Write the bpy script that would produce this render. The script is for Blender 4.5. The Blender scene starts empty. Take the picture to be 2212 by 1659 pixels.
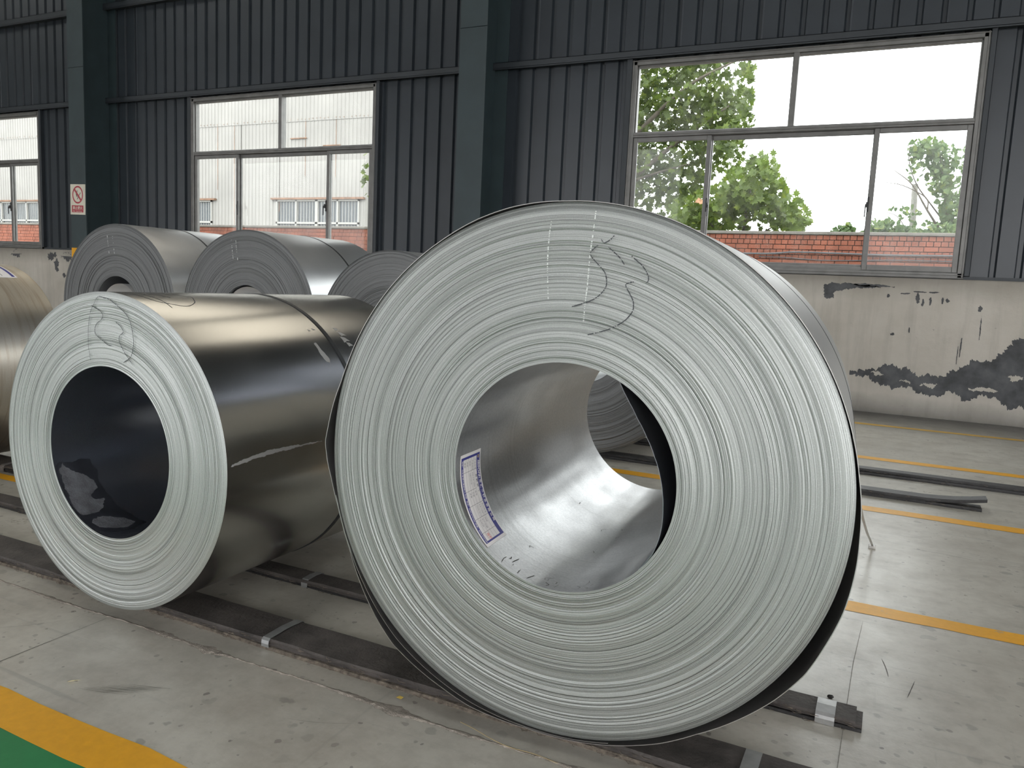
import bpy, bmesh, math, random
import numpy as np
from mathutils import Vector, Matrix

sc = bpy.context.scene
COL = sc.collection
PI = math.pi
rnd = random.Random(7)

# ------------------------------------------------------------------ camera, world, light, exposure
CAM_H = 1.0447
cam_d = bpy.data.cameras.new('camera'); cam = bpy.data.objects.new('camera', cam_d); COL.objects.link(cam)
cam_d.sensor_width = 36.0; cam_d.lens = 1690.38 / 2212.0 * 36.0; cam_d.clip_end = 400
_p, _r, _y = 0.124486, 0.046353, 0.445967
_F = Vector((-math.sin(_y) * math.cos(_p), math.cos(_y) * math.cos(_p), -math.sin(_p)))
_rt = Vector((math.cos(_y), math.sin(_y), 0)); _up = _rt.cross(_F)
_R = _rt * math.cos(_r) + _up * math.sin(_r); _U = _up * math.cos(_r) - _rt * math.sin(_r)
cam.matrix_world = Matrix(((_R.x, _U.x, -_F.x, 0), (_R.y, _U.y, -_F.y, 0), (_R.z, _U.z, -_F.z, CAM_H), (0, 0, 0, 1)))
sc.camera = cam

w = bpy.data.worlds.new('overcast'); sc.world = w; w.use_nodes = True
bgn = w.node_tree.nodes['Background']
bgn.inputs[0].default_value = (0.985, 0.985, 1.0, 1)
bgn.inputs[1].default_value = 5.0
sc.view_settings.view_transform = 'Standard'; sc.view_settings.look = 'None'
sc.view_settings.gamma = 1.0; sc.view_settings.use_curve_mapping = False
sc.view_settings.exposure = 0.0

# ------------------------------------------------------------------ helpers
def link(o):
    COL.objects.link(o); return o

def tag(o, label=None, cat=None, group=None, kind=None):
    if label: o['label'] = label
    if cat: o['category'] = cat
    if group: o['group'] = group
    if kind: o['kind'] = kind
    return o

def empty(name, loc=(0, 0, 0), rz=0.0, **k):
    o = bpy.data.objects.new(name, None); o.empty_display_size = 0.1
    o.location = loc; o.rotation_euler = (0, 0, rz); link(o)
    return tag(o, **k)

def mobj(name, verts, faces, mat=None, parent=None, smooth=False, **k):
    me = bpy.data.meshes.new(name)
    me.from_pydata([tuple(map(float, v)) for v in verts], [], [tuple(int(i) for i in f) for f in faces])
    if smooth: me.polygons.foreach_set('use_smooth', [True] * len(me.polygons))
    me.update()
    o = bpy.data.objects.new(name, me)
    if mat: me.materials.append(mat)
    if parent is not None: o.parent = parent
    link(o)
    return tag(o, **k)

class MB:
    def __init__(s): s.v = []; s.f = []
    def add(s, v, f):
        n = len(s.v); s.v += [tuple(a) for a in v]; s.f += [tuple(i + n for i in q) for q in f]; return s
    def box(s, x0, x1, y0, y1, z0, z1):
        v = [(x0,y0,z0),(x1,y0,z0),(x1,y1,z0),(x0,y1,z0),(x0,y0,z1),(x1,y0,z1),(x1,y1,z1),(x0,y1,z1)]
        return s.add(v, [(0,3,2,1),(4,5,6,7),(0,1,5,4),(1,2,6,5),(2,3,7,6),(3,0,4,7)])
    def bbox(s, x0, x1, y0, y1, z0, z1, b=0.004):
        # chamfered box
        pts = []
        for x, sx in ((x0, 1), (x1, -1)):
            for y, sy in ((y0, 1), (y1, -1)):
                for z, sz in ((z0, 1), (z1, -1)):
                    pts += [(x, y + sy * b, z + sz * b), (x + sx * b, y, z + sz * b), (x + sx * b, y + sy * b, z)]
        bm = bmesh.new()
        for p in pts: bm.verts.new(p)
        r = bmesh.ops.convex_hull(bm, input=bm.verts)
        bm.verts.ensure_lookup_table(); bm.verts.index_update()
        v = [tuple(q.co) for q in bm.verts]; f = [tuple(q.index for q in fc.verts) for fc in bm.faces]
        bm.free(); return s.add(v, f)
    def tube(s, pts, rads, n=8, cap=True):
        pts = [Vector(p) for p in pts]; m = len(pts)
        if not hasattr(rads, '__len__'): rads = [rads] * m
        base = len(s.v); ref = Vector((0.13, 0.31, 0.94))
        for i, p in enumerate(pts):
            t = (pts[min(i + 1, m - 1)] - pts[max(i - 1, 0)]).normalized()
            a = t.cross(ref)
            if a.length < 1e-4: a = t.cross(Vector((1, 0, 0)))
            a.normalize(); b = t.cross(a)
            for k in range(n):
                q = p + (a * math.cos(2 * PI * k / n) + b * math.sin(2 * PI * k / n)) * rads[i]
                s.v.append(tuple(q))
        for i in range(m - 1):
            for k in range(n):
                k2 = (k + 1) % n
                s.f.append((base + i * n + k, base + i * n + k2, base + (i + 1) * n + k2, base + (i + 1) * n + k))
        if cap:
            s.f.append(tuple(base + k for k in range(n))[::-1]); s.f.append(tuple(base + (m - 1) * n + k for k in range(n)))
        return s
    def build(s, name, mat=None, parent=None, smooth=False, **k):
        return mobj(name, s.v, s.f, mat, parent, smooth, **k)

def smoothpts(pts, n):
    """Catmull-Rom resample of a polyline (any dimension)."""
    P = np.array(pts, float); P = np.vstack([2 * P[0] - P[1], P, 2 * P[-1] - P[-2]]); out = []
    for i in range(1, len(P) - 2):
        for t in np.linspace(0, 1, n, endpoint=False):
            a, b, c, d = P[i - 1], P[i], P[i + 1], P[i + 2]
            out.append(0.5 * (2 * b + (c - a) * t + (2 * a - 5 * b + 4 * c - d) * t * t + (3 * b - a - 3 * c + d) * t ** 3))
    out.append(P[-2]); return np.array(out)

# ------------------------------------------------------------------ materials
def new_mat(name):
    m = bpy.data.materials.new(name); m.use_nodes = True
    nt = m.node_tree; b = nt.nodes['Principled BSDF']
    return m, nt, b

def N(nt, typ, **k):
    n = nt.nodes.new(typ)
    for a, v in k.items():
        if a.startswith('i_'): n.inputs[a[2:].replace('_', ' ')].default_value = v
        else: setattr(n, a, v)
    return n

def coords(nt, which='Object', scale=(1, 1, 1), loc=(0, 0, 0)):
    tc = N(nt, 'ShaderNodeTexCoord'); mp = N(nt, 'ShaderNodeMapping')
    mp.inputs['Scale'].default_value = scale; mp.inputs['Location'].default_value = loc
    if which == 'World':
        g = N(nt, 'ShaderNodeNewGeometry'); nt.links.new(g.outputs['Position'], mp.inputs['Vector'])
    else: nt.links.new(tc.outputs[which], mp.inputs['Vector'])
    return mp.outputs['Vector']

def noise(nt, vec, scale, detail=4, rough=0.55, dist=0.0):
    n = N(nt, 'ShaderNodeTexNoise'); n.inputs['Scale'].default_value = scale; n.inputs['Detail'].default_value = detail
    n.inputs['Roughness'].default_value = rough; n.inputs['Distortion'].default_value = dist
    nt.links.new(vec, n.inputs['Vector']); return n.outputs['Fac']

def ramp(nt, fac, stops):
    r = N(nt, 'ShaderNodeValToRGB'); el = r.color_ramp.elements
    while len(el) < len(stops): el.new(0.5)
    for e, (p, c) in zip(el, stops):
        e.position = p; e.color = (c, c, c, 1) if not hasattr(c, '__len__') else (*c[:3], 1)
    nt.links.new(fac, r.inputs['Fac']); return r.outputs['Color']

def mix(nt, fac, a, b, mode='MIX'):
    m = N(nt, 'ShaderNodeMix', data_type='RGBA', blend_type=mode)
    for sock, v in ((m.inputs[0], fac), (m.inputs[6], a), (m.inputs[7], b)):
        if hasattr(v, 'is_linked'): nt.links.new(v, sock)
        elif hasattr(v, '__len__'): sock.default_value = (*v[:3], 1)
        else: sock.default_value = v
    return m.outputs[2]

def math_(nt, op, a, b=None):
    m = N(nt, 'ShaderNodeMath', operation=op)
    for i, v in enumerate((a, b)):
        if v is None: continue
        if hasattr(v, 'is_linked'): nt.links.new(v, m.inputs[i])
        else: m.inputs[i].default_value = v
    return m.outputs[0]

def bump(nt, b, height, strength, dist=0.01):
    n = N(nt, 'ShaderNodeBump'); n.inputs['Strength'].default_value = strength; n.inputs['Distance'].default_value = dist
    nt.links.new(height, n.inputs['Height']); nt.links.new(n.outputs['Normal'], b.inputs['Normal'])

def plain(name, col, rough=0.6, metal=0.0, var=0.12, scale=12.0, bmp=0.0, which='World'):
    m, nt, b = new_mat(name)
    v = coords(nt, which)
    f = noise(nt, v, scale)
    c = mix(nt, ramp(nt, f, [(0.3, 0), (0.7, 1)]), [x * (1 - var) for x in col], [min(1, x * (1 + var)) for x in col])
    nt.links.new(c, b.inputs['Base Color'])
    b.inputs['Roughness'].default_value = rough; b.inputs['Metallic'].default_value = metal
    if bmp: bump(nt, b, noise(nt, v, scale * 6, 5), bmp)
    return m

def mat_floor():
    m, nt, b = new_mat('painted_concrete')
    v = coords(nt, 'World')
    big = noise(nt, v, 0.9, 5, 0.6); mid = noise(nt, v, 5.0, 6, 0.62); fine = noise(nt, v, 60, 4, 0.6)
    c = mix(nt, ramp(nt, big, [(0.32, 0), (0.68, 1)]), (0.39, 0.368, 0.315), (0.52, 0.496, 0.432))
    c = mix(nt, ramp(nt, mid, [(0.45, 0), (0.66, 0.75)]), c, (0.33, 0.30, 0.25))
    c = mix(nt, math_(nt, 'MULTIPLY', ramp(nt, fine, [(0.35, 0), (0.75, 1)]), 0.25), c, (0.52, 0.51, 0.47))
    c = mix(nt, math_(nt, 'MULTIPLY', ramp(nt, noise(nt, v, 19, 5, 0.65), [(0.45, 0), (0.7, 1)]), 0.38), c, (0.27, 0.25, 0.21))
    # oil drops and stains: round cells with a random size each
    def drops(scale, rmax, warp, pw, stretch=(1, 1, 1)):
        vv = coords(nt, 'World', stretch)
        nz = N(nt, 'ShaderNodeTexNoise'); nz.inputs['Scale'].default_value = scale * 1.6; nz.inputs['Detail'].default_value = 3; nt.links.new(vv, nz.inputs['Vector'])
        wv = N(nt, 'ShaderNodeVectorMath', operation='MULTIPLY_ADD'); wv.inputs[1].default_value = (warp / scale,) * 3
        nt.links.new(nz.outputs['Color'], wv.inputs[0]); nt.links.new(vv, wv.inputs[2])
        vo = N(nt, 'ShaderNodeTexVoronoi'); vo.inputs['Scale'].default_value = scale; nt.links.new(wv.outputs[0], vo.inputs['Vector'])
        se = N(nt, 'ShaderNodeSeparateColor'); nt.links.new(vo.outputs['Color'], se.inputs[0])
        rad = math_(nt, 'MULTIPLY', math_(nt, 'POWER', se.outputs[0], pw), rmax)
        return ramp(nt, math_(nt, 'SUBTRACT', math_(nt, 'ADD', vo.outputs['Distance'], 0.02), rad), [(0.0, 1), (0.05, 0)]), se.outputs[1]
    d1, k1 = drops(13.0, 0.34, 0.6, 4.0); d2, k2 = drops(34.0, 0.30, 0.5, 3.0); d3, k3 = drops(4.0, 0.42, 0.9, 2.0, (0.6, 1.5, 1))
    c = mix(nt, math_(nt, 'MULTIPLY', d3, 0.16), c, (0.20, 0.19, 0.16))
    c = mix(nt, math_(nt, 'MULTIPLY', d1, math_(nt, 'MULTIPLY', k1, 0.5)), c, (0.12, 0.115, 0.10))
    c = mix(nt, math_(nt, 'MULTIPLY', d2, math_(nt, 'MULTIPLY', k2, 0.7)), c, (0.11, 0.095, 0.085))
    # drag scuffs, long along x
    vs = coords(nt, 'World', (1.2, 26, 1))
    sc1 = ramp(nt, noise(nt, vs, 1.0, 5, 0.65, 0.4), [(0.60, 0), (0.70, 1)])
    c = mix(nt, math_(nt, 'MULTIPLY', sc1, 0.34), c, (0.19, 0.185, 0.17))
    vs2 = coords(nt, 'World', (24, 1.5, 1))
    sc2 = ramp(nt, noise(nt, vs2, 1.0, 5, 0.65, 0.4), [(0.63, 0), (0.72, 1)])
    c = mix(nt, math_(nt, 'MULTIPLY', sc2, 0.3), c, (0.22, 0.21, 0.185))
    # floor darker towards the foot of the wall
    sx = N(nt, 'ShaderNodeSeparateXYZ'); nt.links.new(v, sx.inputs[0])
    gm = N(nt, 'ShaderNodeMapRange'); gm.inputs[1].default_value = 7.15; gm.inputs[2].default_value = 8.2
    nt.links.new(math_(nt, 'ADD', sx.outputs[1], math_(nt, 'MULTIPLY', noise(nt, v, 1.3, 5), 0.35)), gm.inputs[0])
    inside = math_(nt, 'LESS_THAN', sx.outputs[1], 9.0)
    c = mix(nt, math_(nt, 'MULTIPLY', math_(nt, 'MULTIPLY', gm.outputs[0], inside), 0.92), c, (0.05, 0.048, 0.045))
    nt.links.new(c, b.inputs['Base Color'])
    rr = ramp(nt, math_(nt, 'ADD', math_(nt, 'MULTIPLY', mid, 0.6), math_(nt, 'MULTIPLY', fine, 0.4)), [(0.3, 0.25), (0.7, 0.40)])
    nt.links.new(rr, b.inputs['Roughness'])
    b.inputs['Specular IOR Level'].default_value = 0.6
    bump(nt, b, math_(nt, 'ADD', fine, math_(nt, 'MULTIPLY', sc1, -0.3)), 0.12, 0.004)
    return m

def mat_paint(name, col, worn, rough=0.42):
    m, nt, b = new_mat(name)
    v = coords(nt, 'World')
    f = noise(nt, v, 7, 7, 0.68); g = noise(nt, v, 40, 5, 0.6)
    c = mix(nt, ramp(nt, g, [(0.3, 0), (0.75, 1)]), [x * 0.86 for x in col], col)
    c = mix(nt, ramp(nt, f, [(0.64, 0), (0.70, 0.9)]), c, worn)
    c = mix(nt, math_(nt, 'MULTIPLY', ramp(nt, noise(nt, v, 2.0, 6, 0.7), [(0.4, 0), (0.7, 1)]), 0.35), c, [x * 0.62 for x in col])
    nt.links.new(c, b.inputs['Base Color']); b.inputs['Roughness'].default_value = rough; b.inputs['Specular IOR Level'].default_value = 0.35
    bump(nt, b, g, 0.1, 0.003)
    return m

def mat_plaster():
    m, nt, b = new_mat('old_plaster')
    v = coords(nt, 'World')
    c = mix(nt, ramp(nt, noise(nt, v, 1.6, 6, 0.6), [(0.3, 0), (0.7, 1)]), (0.42, 0.39, 0.335), (0.54, 0.51, 0.455))
    vs = coords(nt, 'World', (9, 9, 0.9))
    c = mix(nt, math_(nt, 'MULTIPLY', ramp(nt, noise(nt, vs, 1.0, 5, 0.6), [(0.5, 0), (0.75, 1)]), 0.4), c, (0.27, 0.25, 0.215))
    c = mix(nt, ramp(nt, noise(nt, v, 9, 7, 0.7), [(0.66, 0), (0.70, 0.7)]), c, (0.17, 0.165, 0.16))
    sx = N(nt, 'ShaderNodeSeparateXYZ'); nt.links.new(v, sx.inputs[0])
    # darker towards the top ledge and towards the foot
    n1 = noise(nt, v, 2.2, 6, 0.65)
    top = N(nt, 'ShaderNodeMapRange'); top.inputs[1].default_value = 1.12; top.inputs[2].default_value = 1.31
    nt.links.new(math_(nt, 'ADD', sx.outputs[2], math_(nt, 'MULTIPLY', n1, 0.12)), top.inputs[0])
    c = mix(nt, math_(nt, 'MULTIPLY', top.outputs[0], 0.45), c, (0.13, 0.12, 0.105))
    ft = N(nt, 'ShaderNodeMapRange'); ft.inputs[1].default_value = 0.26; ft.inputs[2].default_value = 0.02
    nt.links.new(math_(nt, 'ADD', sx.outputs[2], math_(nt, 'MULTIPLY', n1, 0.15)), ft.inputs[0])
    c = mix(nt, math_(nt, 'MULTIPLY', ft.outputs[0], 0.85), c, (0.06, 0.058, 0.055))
    nt.links.new(c, b.inputs['Base Color']); b.inputs['Roughness'].default_value = 0.85
    bump(nt, b, noise(nt, v, 22, 6, 0.65), 0.25, 0.01)
    return m

def mat_steel(name, col=(0.46, 0.46, 0.45), rough=0.27, wave=0.05, seamtint=None, streak=0.0, metal=1.0, tint=None):
    m, nt, b = new_mat(name)
    v = coords(nt, 'Object')
    spang = noise(nt, v, 180, 3, 0.6); big = noise(nt, v, 2.5, 4)
    c = mix(nt, ramp(nt, big, [(0.3, 0), (0.7, 1)]), [x * 0.93 for x in col], [min(1, x * 1.05) for x in col])
    c = mix(nt, math_(nt, 'MULTIPLY', ramp(nt, spang, [(0.3, 0), (0.7, 1)]), 0.22), c, [min(1, x * 1.25) for x in col])
    if streak:
        vs = coords(nt, 'Object', (3, 40, 3))
        c = mix(nt, math_(nt, 'MULTIPLY', ramp(nt, noise(nt, vs, 1.0, 5), [(0.5, 0), (0.72, 1)]), streak), c, tint or [x * 0.55 for x in col])
    nt.links.new(c, b.inputs['Base Color']); b.inputs['Metallic'].default_value = metal
    rr = ramp(nt, noise(nt, v, 5, 3, 0.5), [(0.3, rough * 0.94), (0.7, rough * 1.07)])
    nt.links.new(rr, b.inputs['Roughness'])
    if wave:
        vw = coords(nt, 'Object', (2.2, 0.7, 2.2))
        bump(nt, b, math_(nt, 'ADD', noise(nt, vw, 1.5, 2, 0.4), math_(nt, 'MULTIPLY', spang, 0.004)), wave, 0.25)
    return m

def mat_edge(name, col, zc, rough=0.42):
    """Sheared strip edges: fine concentric lines about the coil's axis (local z = zc)."""
    m, nt, b = new_mat(name)
    tc = N(nt, 'ShaderNodeTexCoord'); mp = N(nt, 'ShaderNodeMapping')
    mp.inputs['Location'].default_value = (0, 0, -zc); mp.inputs['Scale'].default_value = (1, 0, 1)
    nt.links.new(tc.outputs['Object'], mp.inputs['Vector'])
    ln = N(nt, 'ShaderNodeVectorMath', operation='LENGTH'); nt.links.new(mp.outputs['Vector'], ln.inputs[0])
    rad = ln.outputs['Value']
    def rn(scale, detail):
        n = N(nt, 'ShaderNodeTexNoise', noise_dimensions='1D'); n.inputs['Scale'].default_value = scale
        n.inputs['Detail'].default_value = detail; n.inputs['Roughness'].default_value = 0.7
        nt.links.new(rad, n.inputs['W']); return n.outputs['Fac']
    lines = rn(420, 6); broad = rn(60, 4)
    c = mix(nt, ramp(nt, lines, [(0.32, 0), (0.62, 1)]), [x * 0.68 for x in col], [min(1, x * 1.08) for x in col])
    c = mix(nt, math_(nt, 'MULTIPLY', ramp(nt, broad, [(0.38, 1), (0.50, 0)]), 0.25), c, [x * 0.6 for x in col])
    v = coords(nt, 'Object')
    gr = noise(nt, v, 420, 2, 0.6)
    c = mix(nt, math_(nt, 'MULTIPLY', ramp(nt, gr, [(0.5, 0), (0.72, 1)]), 0.35), c, [min(1, x * 1.45) for x in col])
    nt.links.new(c, b.inputs['Base Color'])
    b.inputs['Metallic'].default_value = 0.85; b.inputs['Roughness'].default_value = rough
    bump(nt, b, math_(nt, 'ADD', lines, math_(nt, 'MULTIPLY', gr, 0.15)), 0.30, 0.0014)
    return m

def mat_glass():
    m, nt, b = new_mat('window_glass')
    out = nt.nodes['Material Output']
    nt.nodes.remove(b)
    tr = N(nt, 'ShaderNodeBsdfTransparent'); tr.inputs[0].default_value = (0.96, 0.98, 0.97, 1)
    gl = N(nt, 'ShaderNodeBsdfGlossy'); gl.inputs['Roughness'].default_value = 0.02
    df = N(nt, 'ShaderNodeBsdfTranslucent'); df.inputs[0].default_value = (0.75, 0.74, 0.7, 1)
    lw = N(nt, 'ShaderNodeLayerWeight'); lw.inputs['Blend'].default_value = 0.5
    fr = math_(nt, 'ADD', math_(nt, 'MULTIPLY', math_(nt, 'POWER', lw.outputs['Facing'], 5.0), 0.7), 0.014)
    m1 = N(nt, 'ShaderNodeMixShader'); nt.links.new(fr, m1.inputs[0]); nt.links.new(tr.outputs[0], m1.inputs[1]); nt.links.new(gl.outputs[0], m1.inputs[2])
    v = coords(nt, 'World', (1, 1, 0.6))
    dirt = ramp(nt, noise(nt, v, 2.6, 7, 0.72), [(0.45, 0.004), (0.80, 0.045)])
    m2 = N(nt, 'ShaderNodeMixShader'); nt.links.new(dirt, m2.inputs[0]); nt.links.new(m1.outputs[0], m2.inputs[1]); nt.links.new(df.outputs[0], m2.inputs[2])
    nt.links.new(m2.outputs[0], out.inputs['Surface'])
    return m

def mat_leaf(name, dark, light, yellow):
    m, nt, b = new_mat(name)
    out = nt.nodes['Material Output']
    v = coords(nt, 'World')
    c = mix(nt, ramp(nt, noise(nt, v, 2.1, 3), [(0.35, 0), (0.65, 1)]), dark, light)
    c = mix(nt, ramp(nt, noise(nt, v, 6.5, 2), [(0.55, 0), (0.72, 1)]), c, yellow)
    nt.links.new(c, b.inputs['Base Color']); b.inputs['Roughness'].default_value = 0.5
    tl = N(nt, 'ShaderNodeBsdfTranslucent'); nt.links.new(c, tl.inputs[0])
    ms = N(nt, 'ShaderNodeMixShader'); ms.inputs[0].default_value = 0.45
    nt.links.new(b.outputs[0], ms.inputs[1]); nt.links.new(tl.outputs[0], ms.inputs[2])
    nt.links.new(ms.outputs[0], out.inputs['Surface'])
    return m

M = {}
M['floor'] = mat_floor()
M['yellow'] = mat_paint('yellow_line_paint', (0.82, 0.40, 0.015), (0.36, 0.34, 0.29))
M['yellow_old'] = mat_paint('worn_yellow_line_paint', (0.66, 0.40, 0.07), (0.34, 0.32, 0.27))
M['green'] = mat_paint('green_walkway_paint', (0.025, 0.23, 0.075), (0.20, 0.25, 0.2))
M['chip'] = plain('chipped_concrete', (0.30, 0.265, 0.225), 0.9, 0, 0.35, 45, 0.6)
M['joint'] = plain('joint_dirt', (0.11, 0.105, 0.09), 0.9, 0, 0.3, 40)
M['scuff'] = plain('rubber_scuff', (0.10, 0.097, 0.09), 0.8, 0, 0.3, 30)
M['scuff_soft'] = plain('faint_rubber_scuff', (0.24, 0.23, 0.20), 0.8, 0, 0.3, 60)
M['plaster'] = mat_plaster()
M['peel'] = plain('bare_dark_render', (0.075, 0.078, 0.082), 0.8, 0, 0.45, 7, 0.3)
M['sheet'] = plain('grey_steel_cladding', (0.030, 0.037, 0.045), 0.36, 0, 0.10, 3)
M['sheet_dark'] = plain('dark_steel_girt', (0.029, 0.035, 0.041), 0.5, 0, 0.12, 4)
M['column'] = plain('teal_grey_column_paint', (0.030, 0.047, 0.052), 0.5, 0, 0.12, 4)
M['alu'] = plain('weathered_aluminium', (0.17, 0.168, 0.16), 0.42, 0.2, 0.16, 9)
M['black'] = plain('black_plastic', (0.02, 0.02, 0.022), 0.5)
M['glass'] = mat_glass()
def mat_light_sheet(nm='aged_rooflight_sheet', ca=(0.70, 0.71, 0.70), cb=(0.78, 0.77, 0.74)):
    m, nt, b = new_mat(nm); out = nt.nodes['Material Output']; nt.nodes.remove(b)
    a = N(nt, 'ShaderNodeBsdfTransparent'); a.inputs[0].default_value = (*ca, 1)
    t = N(nt, 'ShaderNodeBsdfTranslucent'); t.inputs[0].default_value = (*cb, 1)
    x = N(nt, 'ShaderNodeMixShader'); x.inputs[0].default_value = 0.25
    nt.links.new(a.outputs[0], x.inputs[1]); nt.links.new(t.outputs[0], x.inputs[2]); nt.links.new(x.outputs[0], out.inputs['Surface']); return m
M['rooflight'] = mat_light_sheet()
M['daylight'] = mat_light_sheet('aged_daylight_sheet', (0.66, 0.63, 0.57), (0.75, 0.72, 0.64)); M['daylight_blue'] = mat_light_sheet('blue_daylight_sheet', (0.38, 0.40, 0.44), (0.5, 0.52, 0.56))
M['ceiling'] = plain('roof_sheet', (0.10, 0.11, 0.115), 0.6)
M['inner_wall'] = plain('far_side_cladding', (0.14, 0.15, 0.155), 0.6)
M['yard'] = plain('yard_concrete', (0.22, 0.215, 0.20), 0.9, 0, 0.15, 0.6)
M['rubber'] = plain('brown_black_rubber_belt', (0.062, 0.054, 0.049), 0.62, 0, 0.45, 14, 0.35)
M['rubber2'] = plain('black_rubber_belt', (0.028, 0.027, 0.027), 0.5, 0, 0.35, 14, 0.3)
M['fray'] = plain('frayed_belt_cord', (0.15, 0.125, 0.098), 0.9, 0, 0.6, 60, 0.5)
M['tape'] = plain('dull_zinc_band', (0.40, 0.41, 0.41), 0.4, 0.75, 0.12, 30)
M['tape_bright'] = plain('bright_zinc_band', (0.40, 0.40, 0.395), 0.45, 0.8, 0.12, 30)
M['strap'] = plain('dark_steel_strapping', (0.030, 0.033, 0.036), 0.45, 0.3, 0.2, 20)
M['pen'] = plain('black_marker', (0.05, 0.055, 0.06), 0.6)
M['chalk'] = plain('white_chalk', (0.72, 0.75, 0.72), 0.8)
M['white'] = plain('sticker_white', (0.78, 0.75, 0.73), 0.5, 0, 0.03)
M['navy'] = plain('sticker_navy', (0.030, 0.033, 0.22), 0.5, 0, 0.05)
M['ink'] = plain('grey_ink', (0.20, 0.19, 0.2), 0.6, 0, 0.05)
M['red_ink'] = plain('red_stamp_ink', (0.75, 0.22, 0.2), 0.6, 0, 0.05)
M['gold'] = plain('yellow_print', (0.75, 0.55, 0.12), 0.5, 0, 0.05)
M['sign_white'] = plain('sign_white', (0.66, 0.63, 0.53), 0.55, 0, 0.10, 9)
M['sign_red'] = plain('sign_red', (0.42, 0.055, 0.075), 0.5, 0, 0.06)
M['sign_black'] = plain('sign_black', (0.02, 0.02, 0.03), 0.5)
M['sign_brown'] = plain('sign_brown', (0.20, 0.12, 0.10), 0.5)
M['brick'] = plain('red_brick', (0.29, 0.098, 0.058), 0.85, 0, 0.26, 3.2, 0.3)
M['mortar'] = plain('dark_mortar', (0.035, 0.026, 0.022), 0.95, 0, 0.2, 12)
M['cap'] = plain('cement_coping', (0.22, 0.205, 0.18), 0.9, 0, 0.15, 6)
M['pvc'] = plain('grey_cable_sheath', (0.12, 0.125, 0.135), 0.5)
M['shed'] = plain('off_white_steel_sheet', (0.31, 0.30, 0.28), 0.55, 0, 0.08, 0.8)
M['rust'] = plain('rust', (0.22, 0.13, 0.085), 0.9, 0, 0.4, 6)
M['pale_frame'] = plain('white_window_frame', (0.38, 0.375, 0.35), 0.6, 0, 0.05)
M['shed_glass'] = plain('dusty_pane', (0.10, 0.115, 0.125), 0.25, 0, 0.15, 1.2)
M['leaf_a'] = mat_leaf('plane_tree_leaves', (0.052, 0.085, 0.015), (0.11, 0.165, 0.024), (0.19, 0.25, 0.028))
M['leaf_b'] = mat_leaf('young_plane_tree_leaves', (0.080, 0.13, 0.014), (0.14, 0.22, 0.022), (0.22, 0.28, 0.03))
M['leaf_c'] = mat_leaf('vine_leaves', (0.07, 0.125, 0.045), (0.14, 0.22, 0.07), (0.25, 0.30, 0.07))
M['leaf_brown'] = plain('dry_leaf', (0.36, 0.19, 0.10), 0.8)
M['bark'] = plain('bark', (0.13, 0.11, 0.085), 0.9, 0, 0.3, 10, 0.4)
M['pole'] = plain('concrete_pole', (0.30, 0.29, 0.26), 0.9, 0, 0.15, 8)
M['straw'] = plain('dry_straw', (0.34, 0.27, 0.14), 0.8)
M['sliver'] = plain('pale_wood_sliver', (0.75, 0.68, 0.42), 0.7)
M['pebble'] = plain('dark_pebble', (0.03, 0.028, 0.025), 0.8)
M['clear_strap'] = plain('pale_plastic_strap', (0.52, 0.50, 0.47), 0.35)
M['side_c2'] = mat_steel('dark_zinc_sheet', (0.56, 0.555, 0.535), 0.22, 0.012)
M['side_c1'] = mat_steel('zinc_sheet', (0.62, 0.61, 0.60), 0.30, 0.015)
M['side_b'] = mat_steel('grey_zinc_sheet', (0.66, 0.67, 0.68), 0.33, 0.01, metal=0.9)
M['side_c0'] = mat_steel('stained_zinc_sheet', (0.60, 0.56, 0.49), 0.33, 0.012, streak=0.6, tint=(0.36, 0.26, 0.17))
def mat_bore():
    m, nt, b = new_mat('bright_zinc_bore'); v = coords(nt, 'Object')
    ax = coords(nt, 'Object', (9, 1.3, 9)); ci = coords(nt, 'Object', (1.5, 55, 1.5))
    sp = noise(nt, v, 170, 3, 0.6); lines = noise(nt, ci, 1.0, 5, 0.65); buck = noise(nt, ax, 0.55, 2, 0.4)
    c = mix(nt, ramp(nt, sp, [(0.3, 0), (0.7, 1)]), (0.46, 0.465, 0.475), (0.57, 0.57, 0.57))
    c = mix(nt, math_(nt, 'MULTIPLY', ramp(nt, lines, [(0.56, 0), (0.66, 1)]), 0.22), c, (0.30, 0.30, 0.30))
    mk = noise(nt, coords(nt, 'Object', (22, 60, 22)), 1.0, 4, 0.7)
    c = mix(nt, ramp(nt, math_(nt, 'MULTIPLY', mk, math_(nt, 'ADD', 0.62, math_(nt, 'MULTIPLY', noise(nt, v, 3.2, 3), 0.75))), [(0.80, 0), (0.84, 0.8)]), c, (0.16, 0.15, 0.145))
    nt.links.new(c, b.inputs['Base Color']); b.inputs['Metallic'].default_value = 1.0
    nt.links.new(ramp(nt, noise(nt, v, 9, 4), [(0.35, 0.33), (0.65, 0.40)]), b.inputs['Roughness'])
    h = math_(nt, 'ADD', math_(nt, 'MULTIPLY', buck, 1.0), math_(nt, 'ADD', math_(nt, 'MULTIPLY', lines, 0.006), math_(nt, 'MULTIPLY', sp, 0.006)))
    bump(nt, b, h, 0.30, 0.12); return m
M['bore_c1'] = mat_bore(); M['sleeve'] = plain('grey_paper_sleeve', (0.78, 0.775, 0.77), 0.6, 0.0, 0.06, 5)
M['bore_c2'] = mat_steel('dark_oiled_bore', (0.27, 0.29, 0.33), 0.20, 0.01, metal=0.9)  # darker blue-grey than the other bores
M['bore_b'] = mat_steel('shaded_bore', (0.35, 0.36, 0.37), 0.4, 0.0)  # even grey metal bore
M['wrap'] = mat_steel('loose_sheet', (0.42, 0.415, 0.40), 0.45, 0.01)
M['flap'] = mat_steel('dark_inner_sheet', (0.32, 0.34, 0.37), 0.38, 0.02)
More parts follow.
